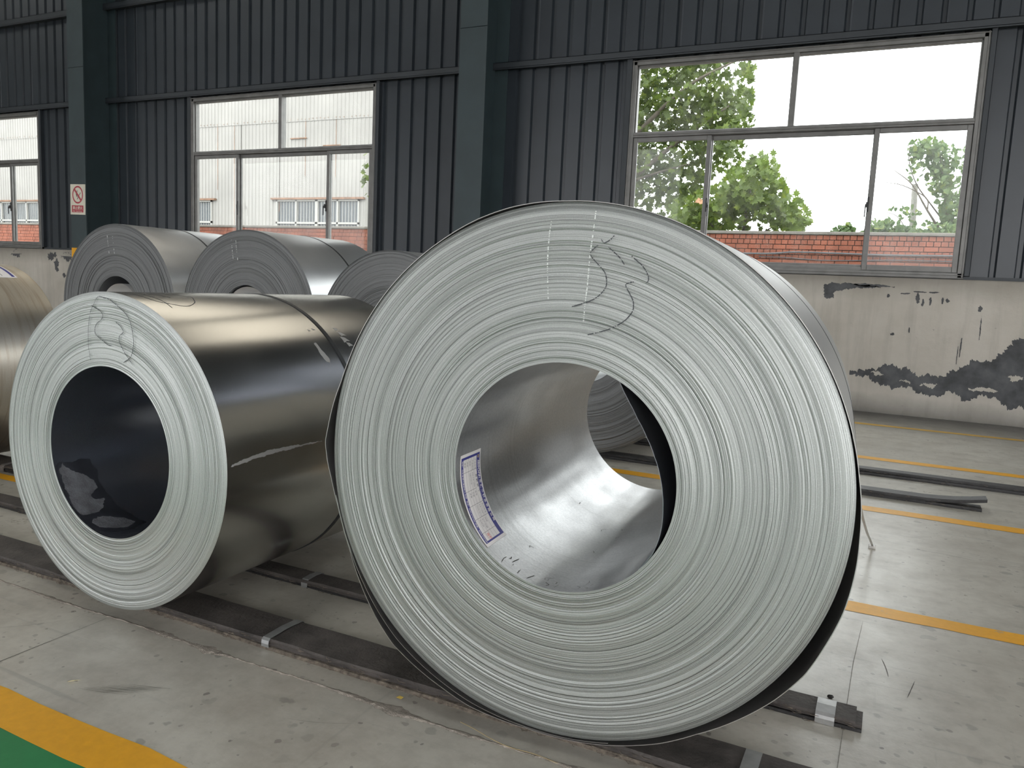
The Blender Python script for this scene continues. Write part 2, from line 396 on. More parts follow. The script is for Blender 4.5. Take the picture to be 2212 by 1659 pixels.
M['smear'] = mat_steel('wiped_zinc', (0.50, 0.50, 0.49), 0.55, 0.0, metal=0.8)
M['residue'] = plain('grey_paper_residue', (0.105, 0.108, 0.118), 0.75, 0, 0.35, 30, 0.3, 'Object')
M['residue_dark'] = plain('dark_glue_residue', (0.022, 0.024, 0.03), 0.4, 0, 0.3, 20, 0, 'Object')

# ------------------------------------------------------------------ frame of reference of the wall plane
K = 0.98585
def gx(x): return x * K
def gz(z): return CAM_H + (z - 1.05966) * K
YW = 8.35 * K                      # inner face of the wall with the windows
X0, X1, YF, ZC = -27.0, 10.5, -8.5, 8.6     # hall extents

# ------------------------------------------------------------------ ground and floor
yard = MB(); yard.box(-90, 60, -70, YF - 0.3, -0.3, -0.12); yard.box(-90, 60, YW + 0.3, 80, -0.3, -0.12)
yard.build('ground', M['yard'], kind='structure')
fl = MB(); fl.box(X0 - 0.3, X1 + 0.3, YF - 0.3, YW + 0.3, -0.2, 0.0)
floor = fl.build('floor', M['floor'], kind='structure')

def strip_line(name, x0, x1, y0, y1, mat, z=0.0012, seed=1, amp=0.004, n=120):
    r = random.Random(seed); v = []; f = []
    for i in range(n + 1):
        x = x0 + (x1 - x0) * i / n
        v += [(x, y0 + r.uniform(-amp, amp), z), (x, y1 + r.uniform(-amp, amp), z)]
    for i in range(n): f.append((2 * i, 2 * i + 2, 2 * i + 3, 2 * i + 1))
    return mobj(name, v, f, mat, floor)
strip_line('painted_line', -24, 9, 7.335, 7.425, M['yellow_old'], seed=1)
strip_line('painted_line', -24, 9, 5.71, 5.815, M['yellow'], seed=2)
strip_line('painted_line', -24, 9, 4.27, 4.37, M['yellow'], seed=3)
strip_line('painted_line', -2.3, 9, 2.82, 2.915, M['yellow'], seed=4)
strip_line('painted_line', -9, -3.55, 2.28, 2.345, M['yellow'], seed=5)
strip_line('painted_line', -9, 6, 1.005, 1.115, M['yellow'], seed=6, amp=0.005)
strip_line('painted_walkway', -9, 6, -0.6, 1.007, M['green'], z=0.0008, seed=7, amp=0.004)

# chipped expansion joint: ragged broken concrete along the slab edge
r_ = random.Random(11); v = []; f = []; n = 700
xa, xb = -6.0, 3.0; hw = 0.006
for i in range(n + 1):
    x = xa + (xb - xa) * i / n
    px = x
    wd = 0.003 + 0.0025 * r_.random()
    for cx, ww, aa in ((-1.80, 0.10, 0.012), (-1.62, 0.09, 0.020), (-1.13, 0.07, 0.010), (-1.00, 0.10, 0.022), (-0.80, 0.06, 0.008), (-0.48, 0.10, 0.016), (-2.3, 0.12, 0.008)):
        wd += aa * max(0, 1 - abs(px - cx) / ww) * r_.uniform(0.4, 1.1)
    yc = 1.518 + 0.003 * math.sin(x * 9) + r_.uniform(-0.002, 0.002)
    z = 0.0015 + r_.random() * 0.003
    v += [(x, yc - wd, 0.0006), (x, yc - wd * 0.4, z), (x, yc + wd * 0.35, z * 0.7), (x, yc + wd, 0.0006)]
for i in range(n):
    for k in range(3): f.append((4 * i + k, 4 * i + 4 + k, 4 * i + 5 + k, 4 * i + 1 + k))
mobj('chipped_joint', v, f, M['chip'], floor)
def thin(name, pts, wd, mat, z=0.001):
    v = []; f = []
    for i, p in enumerate(pts):
        p = Vector((p[0], p[1], z)); q = Vector((*pts[min(i + 1, len(pts) - 1)], z)); o = Vector((*pts[max(i - 1, 0)], z))
        t = (q - o).normalized(); nn = Vector((-t.y, t.x, 0)); ww = wd * (0.25 if i in (0, len(pts) - 1) else 1)
        v += [p - nn * ww / 2, p + nn * ww / 2]
    for i in range(len(pts) - 1): f.append((2 * i, 2 * i + 2, 2 * i + 3, 2 * i + 1))
    return mobj(name, v, f, mat, floor)
thin('saw_joint', [(-2.02, -1.0), (-2.025, 0.6), (-2.03, 1.505)], 0.005, M['joint'])
thin('saw_joint', [(-0.012, -1.0), (-0.014, 0.6), (-0.014, 1.8), (-0.005, 2.4), (0.01, 2.75)], 0.0018, M['scuff_soft'])
r_ = random.Random(5)
for i in range(26):                # forklift scuffs and scratches on the open floor
    x = r_.uniform(-0.05, 1.5); y = r_.uniform(1.3, 5.2)
    a = r_.choice([0.05, 0.2, -0.3, 1.45, 1.5]) + r_.uniform(-0.2, 0.2); L = r_.uniform(0.04, 0.25); cv = r_.uniform(-0.15, 0.15)
    pts = [(x + L * t * math.cos(a + cv * t), y + L * t * math.sin(a + cv * t)) for t in (0, .2, .4, .6, .8, 1)]
    thin('floor_scratch', pts, r_.uniform(0.0008, 0.0022), M['scuff'], 0.0011)
for i in range(9):                 # hatch of a skidded tyre before the left coil
    x = -1.735 + i * 0.010; y = 1.205 + i * 0.009
    thin('tyre_scuff', [(x, y), (x + .05 + .02 * r_.random(), y + .018), (x + .10 + .03 * r_.random(), y + .040)], 0.0022, M['scuff_soft'], 0.0011)
for x, y, a, L in ((-2.3, 1.25, .6, .28), (-0.62, 1.3, -1.0, .2), (-1.2, 1.36, .2, .16), (-1.05, 1.18, .9, .1)):
    thin('floor_scratch', [(x + L * t * math.cos(a + .2 * t), y + L * t * math.sin(a + .2 * t)) for t in (0, .25, .5, .75, 1)], .0011, M['scuff_soft'], 0.0011)

# ------------------------------------------------------------------ back wall: plastered plinth, cladding, girts, columns
ZS = gz(1.307); ZT = gz(3.487); ZTOP = ZC
WINS = [(gx(-15.80), gx(-12.58)), (gx(-9.215), gx(-6.02)), (gx(-2.725), gx(0.555)), (gx(3.85), gx(7.1))]
wall = MB(); wall.box(X0, X1, YW - 0.012, YW + 0.24, 0, ZS)
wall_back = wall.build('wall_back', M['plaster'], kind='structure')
led = MB(); led.box(X0, X1, YW - 0.022, YW + 0.02, ZS, ZS + 0.028)
led.build('sill_angle', M['sheet_dark'], wall_back)

HIGH = [(X0 + .8 * i_, X0 + .8 * (i_ + 1), 5.9, 8.35) for i_ in range(14, 32)] + [(X0 + .8 * i_, X0 + .8 * (i_ + 1), 4.1, 5.3) for i_ in (35, 36, 37, 38)]  # unseen high wall panels, added for the reflections on the coil sides
def sheet_panel(xa, xb, overlap):
    ribs = []
    prof = []
    x = xa
    while x < xb - 0.01:           # 0.2 m pitch, ribs pressed outwards
        prof += [(x, 0), (x + 0.138, 0), (x + 0.152, 0.032), (x + 0.184, 0.032), (x + 0.198, 0)]
        x += 0.2
    prof.append((xb, 0))
    cuts = []
    for a, b in WINS:
        for e in (a, b):
            if xa < e < xb: cuts.append(e)
    for e in cuts:
        for i in range(len(prof) - 1):
            if prof[i][0] < e < prof[i + 1][0]:
                t = (e - prof[i][0]) / (prof[i + 1][0] - prof[i][0]); prof.insert(i + 1, (e, prof[i][1] * (1 - t) + prof[i + 1][1] * t)); break
    v = []; f = []
    dy = 0.0
    for i in range(len(prof) - 1):
        (p, d), (q, e) = prof[i], prof[i + 1]
        if q - p < 1e-5: continue
        mid = (p + q) / 2
        spans = [(ZS + 0.02, ZTOP)]
        for a, b in WINS:
            if a < mid < b: spans = [(ZT - 0.01, ZTOP)]
        for a, b, c0, c1_ in HIGH:
            if a < mid < b: spans = [(spans[0][0], c0), (c1_, ZTOP)]
        for z0, z1 in spans:
            n = len(v); v += [(p, YW + d + dy, z0), (q, YW + e + dy, z0), (q, YW + e + dy, z1), (p, YW + d + dy, z1)]; f.append((n, n + 1, n + 2, n + 3))
    # turned lap edge at the seam
    n = len(v); v += [(xb - 0.012, YW + dy - 0.006, ZT), (xb + 0.004, YW + dy - 0.001, ZT), (xb + 0.004, YW + dy - 0.001, ZTOP), (xb - 0.012, YW + dy - 0.006, ZTOP)]; f.append((n, n + 1, n + 2, n + 3))
    mobj('cladding_sheet', v, f, M['sheet'], wall_back)
k = 0; x = X0
while x < X1 - 0.05:
    sheet_panel(x, min(x + 0.8, X1), k % 2); x += 0.8; k += 1

for a, b, c0, c1_ in HIGH:
    q = MB(); q.box(a, b, YW + .01, YW + .014, c0, c1_); q.build('daylight_sheet', M['daylight'] if c0 > 5.5 else M['daylight_blue'], wall_back)
# girts (horizontal channels)
def girt(z0, z1, dep, n):
    g = MB(); g.box(X0, X1, YW - dep, YW - dep + 0.006, z0, z1); g.box(X0, X1, YW - dep, YW + 0.0, z1 - 0.005, z1)
    g.box(X0, X1, YW - dep, YW + 0.0, z0, z0 + 0.005); g.box(X0, X1, YW - dep, YW - dep + 0.02, z0 - 0.012, z0)
    g.build('girt_beam', M['sheet_dark'], kind='structure')
girt(gz(3.512), gz(3.578), 0.085, 1); girt(gz(4.845), gz(4.925), 0.10, 2); girt(gz(6.3), gz(6.38), 0.10, 3)

# H-section columns
DCOL = 0.55
def column(xc, splice, band):
    root = empty('column', (xc, YW - DCOL, 0), kind='structure')
    hw = 0.166
    m = MB(); m.bbox(-hw, hw, 0, 0.016, 0, splice, 0.002); m.build('flange_plate', M['column'], root)
    m = MB(); m.bbox(-hw, hw, 0, 0.016, splice + 0.004, ZC, 0.002); m.build('flange_plate', M['column'], root)
    m = MB(); m.box(-0.006, 0.006, 0.016, DCOL - 0.03, 0, ZC); m.build('web_plate', M['column'], root)
    m = MB(); m.box(-hw, hw, DCOL - 0.03, DCOL - 0.014, 0, ZC); m.build('rear_flange', M['column'], root)
    m = MB()
    m.tube([(0.010, 0.10, 0), (0.010, 0.10, ZC)], 0.004, 6); m.build('weld_seam', M['column'], root)
    if band:
        for i in range(4):
            z1 = gz(1.325) - i * 0.2
            m = MB(); m.box(-hw - 0.001, hw + 0.001, -0.001, 0.017, z1 - 0.2, z1); m.build('hazard_band', M['yellow'] if i % 2 == 0 else M['black'], root)
    return root
column(gx(-10.95), gz(3.9), True)
column(gx(-4.385), gz(3.83), False)
column(gx(2.18), gz(3.8), False)
column(gx(-17.5), gz(3.8), False)

# remaining shell (behind and beside the camera): roof, walls with unseen openings placed for the light
SKY = (-22.2, -15.6, -9.06, -2.5, 4.06); SKW = 2.6; SY0, SY1 = -0.6, 4.8  # unseen roof lights, added to brighten the floor from above
sh = MB(); sh.box(X0 - 0.3, X1 + 0.3, YF - 0.3, SY0, ZC, ZC + 0.15); sh.box(X0 - 0.3, X1 + 0.3, SY1, YW + 0.3, ZC, ZC + 0.15)
ed = [X0 - 0.3] + [e for xs in SKY for e in (xs - SKW / 2, xs + SKW / 2)] + [X1 + 0.3]
for a, b in zip(ed[0::2], ed[1::2]): sh.box(a, b, SY0, SY1, ZC, ZC + 0.15)
ceil = sh.build('ceiling', M['ceiling'], kind='structure')
for xs in SKY:
    q = MB(); q.box(xs - SKW / 2, xs + SKW / 2, SY0, SY1, ZC + 0.02, ZC + 0.025); q.build('rooflight_sheet', M['rooflight'], ceil)
sh = MB(); sh.box(X0 - 0.25, X0, YF, YW + 0.24, 0, ZC); sh.build('wall_left', M['inner_wall'], kind='structure')
sh = MB(); sh.box(X1, X1 + 0.25, YF, YW + 0.24, 5.0, ZC); sh.box(X1, X1 + 0.25, 1.6, 5.2, 0, 5.0); sh.box(X1, X1 + 0.25, 5.2, 7.7, 0, 1.2); sh.box(X1, X1 + 0.25, 5.2, 7.7, 4.2, 5.0); sh.box(X1, X1 + 0.25, 7.7, YW + 0.24, 0, 5.0); sh.box(X1, X1 + 0.25, YF, YF + 0.5, 0, 5.0)  # openings unseen, cut to light the coils and the wall ribs
sh.build('wall_right', M['inner_wall'], kind='structure')
sh = MB(); sh.box(X0, X1, YF - 0.25, YF, 5.6, ZC); 
for xa, xb in ((X0, -25.5), (-18.5, -11.8), (-6.4, -0.9), (9.5, X1)): sh.box(xa, xb, YF - 0.25, YF, 0, 5.6)  # gaps unseen, spaced to brighten the sides of the coil faces
sh.build('wall_front', M['inner_wall'], kind='structure')

# windows
def window(n, xa, xb, mull, stiles):
    root = empty('window_%d' % n, ((xa + xb) / 2, YW, ZS), kind='structure')
    xc = (xa + xb) / 2
    z0, z1, zt = ZS + 0.005, ZT, gz(2.715)
    H = z1 - ZS; t = zt - ZS; fw = 0.052
    L, Rr = xa - xc, xb - xc
    def part(nm, boxes, mat=M['alu'], par=root):
        m = MB()
        for b in boxes: m.bbox(*b, 0.003)
        return m.build(nm, mat, par)
    y0, y1 = -0.045, 0.05
    part('frame_jamb', [(L, L + fw, y0, y1, 0.005, H), (L + fw, L + fw + 0.014, y0 + 0.03, y1, 0.005, H), (L + 0.006, L + 0.02, y0 - 0.008, y0, 0.005, H)])
    part('frame_jamb', [(Rr - fw, Rr, y0, y1, 0.005, H), (Rr - fw - 0.014, Rr - fw, y0 + 0.03, y1, 0.005, H), (Rr - 0.02, Rr - 0.006, y0 - 0.008, y0, 0.005, H)])
    part('frame_head', [(L, Rr, y0, y1, H - 0.05, H), (L, Rr, y0 + 0.03, y1, H - 0.068, H - 0.05), (L, Rr, y0 - 0.008, y0, H - 0.018, H - 0.006)])
    part('frame_sill', [(L, Rr, y0, y1, 0.005, 0.055), (L, Rr, y0 - 0.012, y0, 0.005, 0.016), (L, Rr, y0 + 0.02, y1, 0.055, 0.085), (L, Rr, y0 - 0.006, y0, 0.03, 0.038)])
    part('transom', [(L + fw, Rr - fw, y0, y1, t - 0.022, t + 0.026), (L + fw, Rr - fw, y0 - 0.006, y0, t - 0.004, t + 0.004), (L + fw, Rr - fw, y0 + 0.03, y1, t + 0.026, t + 0.036)])
    mx = mull - xc
    part('mullion', [(mx - 0.026, mx + 0.026, y0, y1, t + 0.026, H - 0.05), (mx - 0.034, mx - 0.026, y0 + 0.03, y1, t + 0.026, H - 0.05)])
    for a, b in ((L + fw, mx - 0.026), (mx + 0.026, Rr - fw)):
        g = MB(); g.box(a, b, 0.005, 0.009, t + 0.026, H - 0.05); g.build('glass_pane', M['glass'], root)
    s1, s2 = stiles[0] - xc, stiles[1] - xc
    for a, b, yo, lat in ((L + fw + 0.004, s1 + 0.028, -0.030, 1), (s1 - 0.01, s2 + 0.01, 0.016, 0), (s2 - 0.028, Rr - fw - 0.004, -0.030, -1)):
        sw = 0.045; zb, zt2 = 0.06, t - 0.024
        ws = sw if not lat else sw
        sash = part('sash', [(a, a + ws, yo, yo + 0.028, zb, zt2), (b - ws, b, yo, yo + 0.028, zb, zt2), (a + ws, b - ws, yo, yo + 0.028, zb, zb + 0.052), (a + ws, b - ws, yo, yo + 0.028, zt2 - 0.045, zt2)])
        g = MB(); g.box(a + ws, b - ws, yo + 0.012, yo + 0.016, zb + 0.052, zt2 - 0.045); g.build('pane', M['glass'], sash)
        if lat:
            xs = (b - 0.004) if lat > 0 else (a + 0.004); d = 0.010 * lat
            la = MB(); la.bbox(xs - 0.007, xs + 0.007, yo - 0.014, yo, 0.60, 0.74, 0.003)
            la.bbox(xs + d - 0.007, xs + d + 0.007, yo - 0.034, yo - 0.012, 0.64, 0.69, 0.003); la.bbox(xs + d * 2 - 0.005, xs + d * 2 + 0.005, yo - 0.040, yo - 0.028, 0.55, 0.67, 0.003)
            la.build('latch', M['black'], sash)
    for s, xx in ((-1, L), (1, Rr)):
        m = MB(); a, b = (xx - 0.06, xx) if s < 0 else (xx, xx + 0.045)
        m.bbox(a, b, -0.055, 0.045, 0.03, H + 0.02, 0.004); m.build('steel_jamb', M['sheet_dark'], root)
    return root
window(1, WINS[0][0], WINS[0][1], gx(-14.15), (gx(-14.95), gx(-13.36)))
window(2, WINS[1][0], WINS[1][1], gx(-7.575), (gx(-8.353), gx(-6.765)))
window(3, WINS[2][0], WINS[2][1], gx(-1.072), (gx(-1.865), gx(-0.282)))
window(4, WINS[3][0], WINS[3][1], gx(5.47), (gx(4.68), gx(6.27)))

# peeled paint on the plaster
def ragged(poly, seed, amp, sub=0):
    r = random.Random(seed); out = []; n = len(poly)
    P = [Vector(p) for p in poly]; per = sum((P[(i + 1) % n] - P[i]).length for i in range(n)); d0 = 0.0
    waves = []
    for lam in (0.36, 0.19, 0.10, 0.055, 0.03, 0.017):
        k = round(per / lam)
        if k >= 2: waves.append((k, r.random() * 6.28, (lam / 0.1) ** 0.45))
    step = max(0.004, per / 900)
    for i in range(n):
        a, b = P[i], P[(i + 1) % n]; d = b - a; L = d.length; nn = Vector((-d.y, d.x)).normalized() if L > 1e-6 else Vector((0, 0))
        m_ = max(3, int(L / step))
        for k in range(m_):
            t = k / m_; u = (d0 + L * t) / per * 2 * PI
            j = (sum(w_ * math.sin(f_ * u + p_) for f_, p_, w_ in waves) * 0.42 + r.uniform(-.35, .35)) * amp
            p = a + d * t + nn * j; out.append((p.x, p.y))
        d0 += L
    return out
def wall_patch(poly, seed, amp, mat, name='peeled_patch', off=0.0142):
    pts = ragged(poly, seed, amp)
    bm = bmesh.new(); vs = [bm.verts.new((p[0], YW - off, p[1])) for p in pts]
    es = [bm.edges.new((vs[i], vs[(i + 1) % len(vs)])) for i in range(len(vs))]
    bmesh.ops.triangle_fill(bm, use_beauty=True, edges=es)
    bmesh.ops.recalc_face_normals(bm, faces=bm.faces)
    for f_ in bm.faces:
        if f_.normal.y > 0: f_.normal_flip()
    me = bpy.data.meshes.new(name); bm.to_mesh(me); bm.free(); me.materials.append(mat)
    o = bpy.data.objects.new(name, me); o.parent = wall_back; link(o)
W = lambda x, z: (gx(x), gz(z))
wall_patch([W(-.32, .385), W(-.22, .40), W(-.1, .445), W(0.0, .452), W(.07, .46), W(.17, .465), W(.22, .44), W(.28, .40), W(.36, .385), W(.44, .40), W(.54, .46), W(.64, .51), W(.78, .58), W(.9, .62), W(.97, .70), W(1.1, .85), W(1.3, 1.0), W(1.7, 1.05), W(2.2, .8), W(2.6, .4), W(2.2, .2), W(1.5, .12), W(1.0, .19), W(.86, .25), W(.80, .25), W(.72, .21), W(.55, .25), W(.42, .21), W(.32, .24), W(.15, .26), W(.02, .27), W(-.08, .30), W(-.2, .33)], 3, 0.020, M['peel'])
for q_ in ([W(.30, .30), W(.36, .33), (gx(.45), gz(.325)), W(.40, .29)], [W(-.13, .395), W(-.06, .405), W(-.02, .38), W(-.09, .36)], [W(1.0, .45), W(1.08, .47), W(1.12, .43), W(1.03, .41)], [W(.12, .33), W(.2, .345), W(.22, .32)]):
    wall_patch(q_, 31, .012, M['plaster'], 'plaster_island', 0.0150)
wall_patch([W(.70, .31), W(.78, .33), W(.9, .33), W(.94, .31), W(.86, .295), W(.74, .295)], 9, .008, M['plaster'], 'plaster_island', 0.0150)
wall_patch([W(-.62, 1.205), W(-.55, 1.235), W(-.42, 1.245), W(-.30, 1.225), W(-.12, 1.205), W(-.25, 1.195), W(-.42, 1.19), W(-.52, 1.15), W(-.53, 1.09), W(-.6, 1.075), W(-.63, 1.12)], 4, .008, M['peel'])
wall_patch([W(-.40, 1.235), W(-.26, 1.24), W(-.1, 1.23), W(.0, 1.215), W(-.15, 1.212), W(-.3, 1.215)], 5, .004, M['peel'])
r_ = random.Random(21)
for (x, z, a, b) in [(.205, 1.115, .02, .05), (.25, 1.08, .012, .035), (.31, 1.10, .012, .04), (.41, 1.105, .01, .035), (.45, 1.11, .015, .02), (.72, 1.045, .018, .03), (-.05, 1.13, .012, .02), (.10, 1.16, .05, .008), (.22, 1.18, .06, .008), (.33, 1.18, .05, .008), (.74, .86, .006, .13), (.60, .70, .006, .10), (.58, .62, .004, .10), (.16, .82, .008, .03), (.02, .77, .02, .015), (-12.28, 1.06, .06, .10), (-12.4, 1.20, .13, .06), (-12.0, 1.2, .16, .06), (-11.75, 1.02, .05, .16), (-13.3, 1.22, .16, .05), (-12.1, .9, .05, .04), (-11.6, 1.2, .1, .05), (-10.2, 1.0, .1, .08), (1.5, 1.1, .05, .03)]:
    n = 7; wall_patch([W(x + a * math.cos(2 * PI * i / n) * r_.uniform(.7, 1.2), z + b * math.sin(2 * PI * i / n) * r_.uniform(.7, 1.2)) for i in range(n)], r_.randint(0, 999), min(a, b) * .35, M['peel'])

# ------------------------------------------------------------------ no-smoking sign on the left column
def text_mesh(s, size, shear=0.0, bold=0.0, space=1.0, align='LEFT'):
    cu = bpy.data.curves.new('t', 'FONT'); cu.body = s; cu.size = size; cu.shear = shear; cu.offset = bold; cu.space_character = space
    cu.align_x = align; cu.align_y = 'CENTER'; cu.resolution_u = 3
    o = bpy.data.objects.new('t', cu); COL.objects.link(o)
    dg = bpy.context.evaluated_depsgraph_get(); me = bpy.data.meshes.new_from_object(o.evaluated_get(dg))
    v = [tuple(q.co) for q in me.vertices]; f = [tuple(p.vertices) for p in me.polygons]
    bpy.data.objects.remove(o); bpy.data.meshes.remove(me); bpy.data.curves.remove(cu)
    return v, f
sx0, sx1, sz0, sz1 = gx(-10.95) - 0.166, gx(-10.95) + 0.158, CAM_H + (1.863 - 1.0597) * K * 0.934, CAM_H + (2.333 - 1.0597) * K * 0.934
sw, shh = sx1 - sx0, sz1 - sz0
sign = empty('warning_sign', ((sx0 + sx1) / 2, YW - DCOL - 0.001, sz0), label='white warning sign with red no fire ring on the left column', cat='sign')
sign.rotation_euler = (0, math.radians(1.2), 0)
m = MB(); m.bbox(-sw / 2, sw / 2, -0.006, -0.001, 0, shh, 0.001); m.build('sign_plate', M['sign_white'], sign)
def flat(name, v2, faces, mat, y, par): return mobj(name, [(a, y, b) for a, b in v2], faces, mat, par)
cz, rr0, rr1 = shh * 0.655, sw * 0.36, sw * 0.295; zs = 1.32 * 0.82
def ell(rad, n=48): return [(rad * math.cos(2 * PI * i / n), cz + rad * zs * math.sin(2 * PI * i / n)) for i in range(n)]
n = 48; flat('prohibition_ring', ell(rr0) + ell(rr1), [(i, (i + 1) % n, n + (i + 1) % n, n + i) for i in range(n)], M['sign_red'], -0.0068, sign)
d = rr1 * 1.02 / math.sqrt(2); t_ = 0.014
flat('prohibition_slash', [(-d - t_ / 1.4, cz + d * zs - t_ / 1.4), (-d + t_ / 1.4, cz + d * zs + t_ / 1.4), (d + t_ / 1.4, cz - d * zs + t_ / 1.4), (d - t_ / 1.4, cz - d * zs - t_ / 1.4)], [(0, 3, 2, 1)], M['sign_red'], -0.0072, sign)
fp = [(-.30, .02), (-.33, .18), (-.27, .36), (-.22, .22), (-.17, .42), (-.10, .62), (-.06, .46), (-.10, .30), (-.04, .12), (-.02, -.06), (-.10, .02), (-.14, -.12), (-.06, -.22), (-.12, -.30), (-.22, -.20)]
flat('flame_symbol', [(a * rr1 * 1.25, cz + b * rr1 * zs * 1.1) for a, b in fp], [tuple(range(len(fp)))[::-1]], M['sign_black'], -0.0065, sign)
mp_ = [(-.12, -.60), (-.02, -.66), (.16, -.30), (.10, -.22), ]
flat('match_stick', [(a * rr1 * 1.1, cz + b * rr1 * zs) for a, b in mp_], [(0, 1, 2, 3)], M['sign_black'], -0.0066, sign)
mp_ = [(.10, -.22), (.18, -.30), (.62, .26), (.54, .36)]
flat('match_stick', [(a * rr1 * 1.1, cz + b * rr1 * zs) for a, b in mp_], [(0, 1, 2, 3)], M['sign_brown'], -0.0066, sign)
rz0, rz1 = shh * 0.075, shh * 0.305
flat('red_panel', [(-sw * .40, rz0), (sw * .38, rz0), (sw * .38, rz1), (-sw * .40, rz1)], [(0, 1, 2, 3)], M['sign_red'], -0.0066, sign)
v, f = text_mesh('禁止烟火', sw * .155, bold=0.001, space=1.12, align='CENTER'); mobj('sign_text', [(a - .004, -0.0070, b + rz0 + (rz1 - rz0) * .60) for a, b, c in v], f, M['sign_white'], sign)
for word, xo in (('No', -.24), ('burning', .09)):
    v, f = text_mesh(word, sw * .10, space=1.2, align='CENTER'); mobj('sign_text', [(a - .004 + xo * sw, -0.0070, b + rz0 + (rz1 - rz0) * .17) for a, b, c in v], f, M['sign_white'], sign)

# ------------------------------------------------------------------ steel coils
def ring_profile(r, R, seed, wmin, wmax, amp, edge_slope, groove=0.22):
    rg = random.Random(seed); out = []; rad = r; off = 0.0; base = 0.0
    while rad < R - 1e-5:
        wd = min(R - rad, wmin * (wmax / wmin) ** (rg.random() ** 1.6))
        if rg.random() < 0.12: wd = min(R - rad, wd * 2.2)
        base += rg.gauss(0, amp * 0.35); base *= 0.86
        off = base + rg.uniform(-amp, amp) * (1.0 if rg.random() < 0.65 else 1.9)
        y0 = off + rg.uniform(-.2, .2) * min(wd, .0024); y1 = off + rg.uniform(-.2, .2) * min(wd, .0024)
        e0 = max(0, (rad - (R - edge_slope[0])) / edge_slope[0]); e1 = max(0, (rad + wd - (R - edge_slope[0])) / edge_slope[0])
        if rg.random() < groove and rad > r + .004 and rad + wd < R - .004:      # open gap between two wraps
            gw = rg.uniform(.0004, .0009); out.append((rad, base + .0035, rad + gw, base + .0035)); rad += gw
        out.append((rad, y0 + edge_slope[1] * e0 ** 2, rad + wd, y1 + edge_slope[1] * e1 ** 2)); rad += wd
    return out

def ring_mesh(name, prof, zc, seg, mat, root, yoff, flip, wob=0.0, seed=0):
    rg = random.Random(seed)
    A = 2 * PI * np.arange(seg) / seg; ca, sa = np.cos(A), np.sin(A)
    V = []; F = []; n = 0
    def ringv(rad, y, w1, ph): V.append(np.c_[rad * ca, np.full(seg, yoff) + (-y if flip else y) + w1 * np.cos(A - ph), zc + rad * sa])
    quads = np.c_[np.arange(seg), (np.arange(seg) + 1) % seg, seg + (np.arange(seg) + 1) % seg, seg + np.arange(seg)]
    prev = None
    for (r0, y0, r1, y1) in prof:
        w1, ph = wob * rg.random(), rg.random() * 6.28
        if prev is not None:       # small riser between neighbouring wraps
            V.append(prev); ringv(r0, y0, w1, ph); F.append(quads + n); n += 2 * seg
        ringv(r0, y0, w1, ph); ringv(r1, y1, w1, ph); F.append(quads + n); n += 2 * seg
        prev = V[-1]
    V = np.vstack(V); F = np.vstack(F)
    if flip: F = F[:, ::-1]
    me = bpy.data.meshes.new(name); me.from_pydata(V.tolist(), [], F.tolist())
    me.polygons.foreach_set('use_smooth', [True] * len(me.polygons)); me.materials.append(mat); me.update()
    o = bpy.data.objects.new(name, me); o.parent = root; link(o); return o

def tube_surface(name, fr, y0, y1, zc, mat, root, seg=192, ang=(0, 360), inward=False, ny=1, thick=0.0):
    a0, a1 = map(math.radians, ang); closed = abs(a1 - a0 - 2 * PI) < 1e-6
    n = seg + (0 if closed else 1); A = a0 + (a1 - a0) * np.arange(n) / seg
    rad = np.array([fr(math.degrees(a)) for a in A]) if callable(fr) else np.full(n, fr)
    V = []; F = []
    layers = [0.0] if not thick else [0.0, thick]
    for dr in layers:
        for j in range(ny + 1):
            V.append(np.c_[(rad + dr) * np.cos(A), np.full(n, y0 + (y1 - y0) * j / ny), zc + (rad + dr) * np.sin(A)])
    V = np.vstack(V); m = n if closed else n - 1
    def q(a, b, inv):
        for i in range(m):
            i2 = (i + 1) % n; t = (a + i, a + i2, b + i2, b + i); F.append(t[::-1] if inv else t)
    for li in range(len(layers)):
        for j in range(ny):
            b = (li * (ny + 1) + j) * n
            q(b, b + n, (inward if not thick else li == 0))
    if thick:
        top = (ny + 1) * n
        q(0, top, True); q(ny * n, top + ny * n, False)
        if not closed:
            for i in (0, n - 1): F.append((i, ny * n + i, top + ny * n + i, top + i))
    me = bpy.data.meshes.new(name); me.from_pydata(V.tolist(), [], F)
    me.polygons.foreach_set('use_smooth', [True] * len(me.polygons)); me.materials.append(mat); me.update()
    if thick:
        for e in me.edges: pass
    o = bpy.data.objects.new(name, me); o.parent = root; link(o)
    if thick:
        md = o.modifiers.new('e', 'EDGE_SPLIT'); md.split_angle = math.radians(40)
    return o

def ribbon_on_face(name, pts, wd, zc, mat, root, y=-0.0045, n=6, gaps=0.0, seed=0):
    rg = random.Random(seed); P = smoothpts(pts, n); V = []; F = []
    for i, p in enumerate(P):
        t = P[min(i + 1, len(P) - 1)] - P[max(i - 1, 0)]; t = t / (np.linalg.norm(t) + 1e-9); nn = np.array([-t[1], t[0]])
        for s in (-.5, .5):
            q = p + nn * s * wd * (0.7 + 0.6 * rg.random()); V.append((q[0], y, zc + q[1]))
    for i in range(len(P) - 1):
        if rg.random() < gaps: continue
        F.append((2 * i, 2 * i + 2, 2 * i + 3, 2 * i + 1))
    return mobj(name, V, F, mat, root)

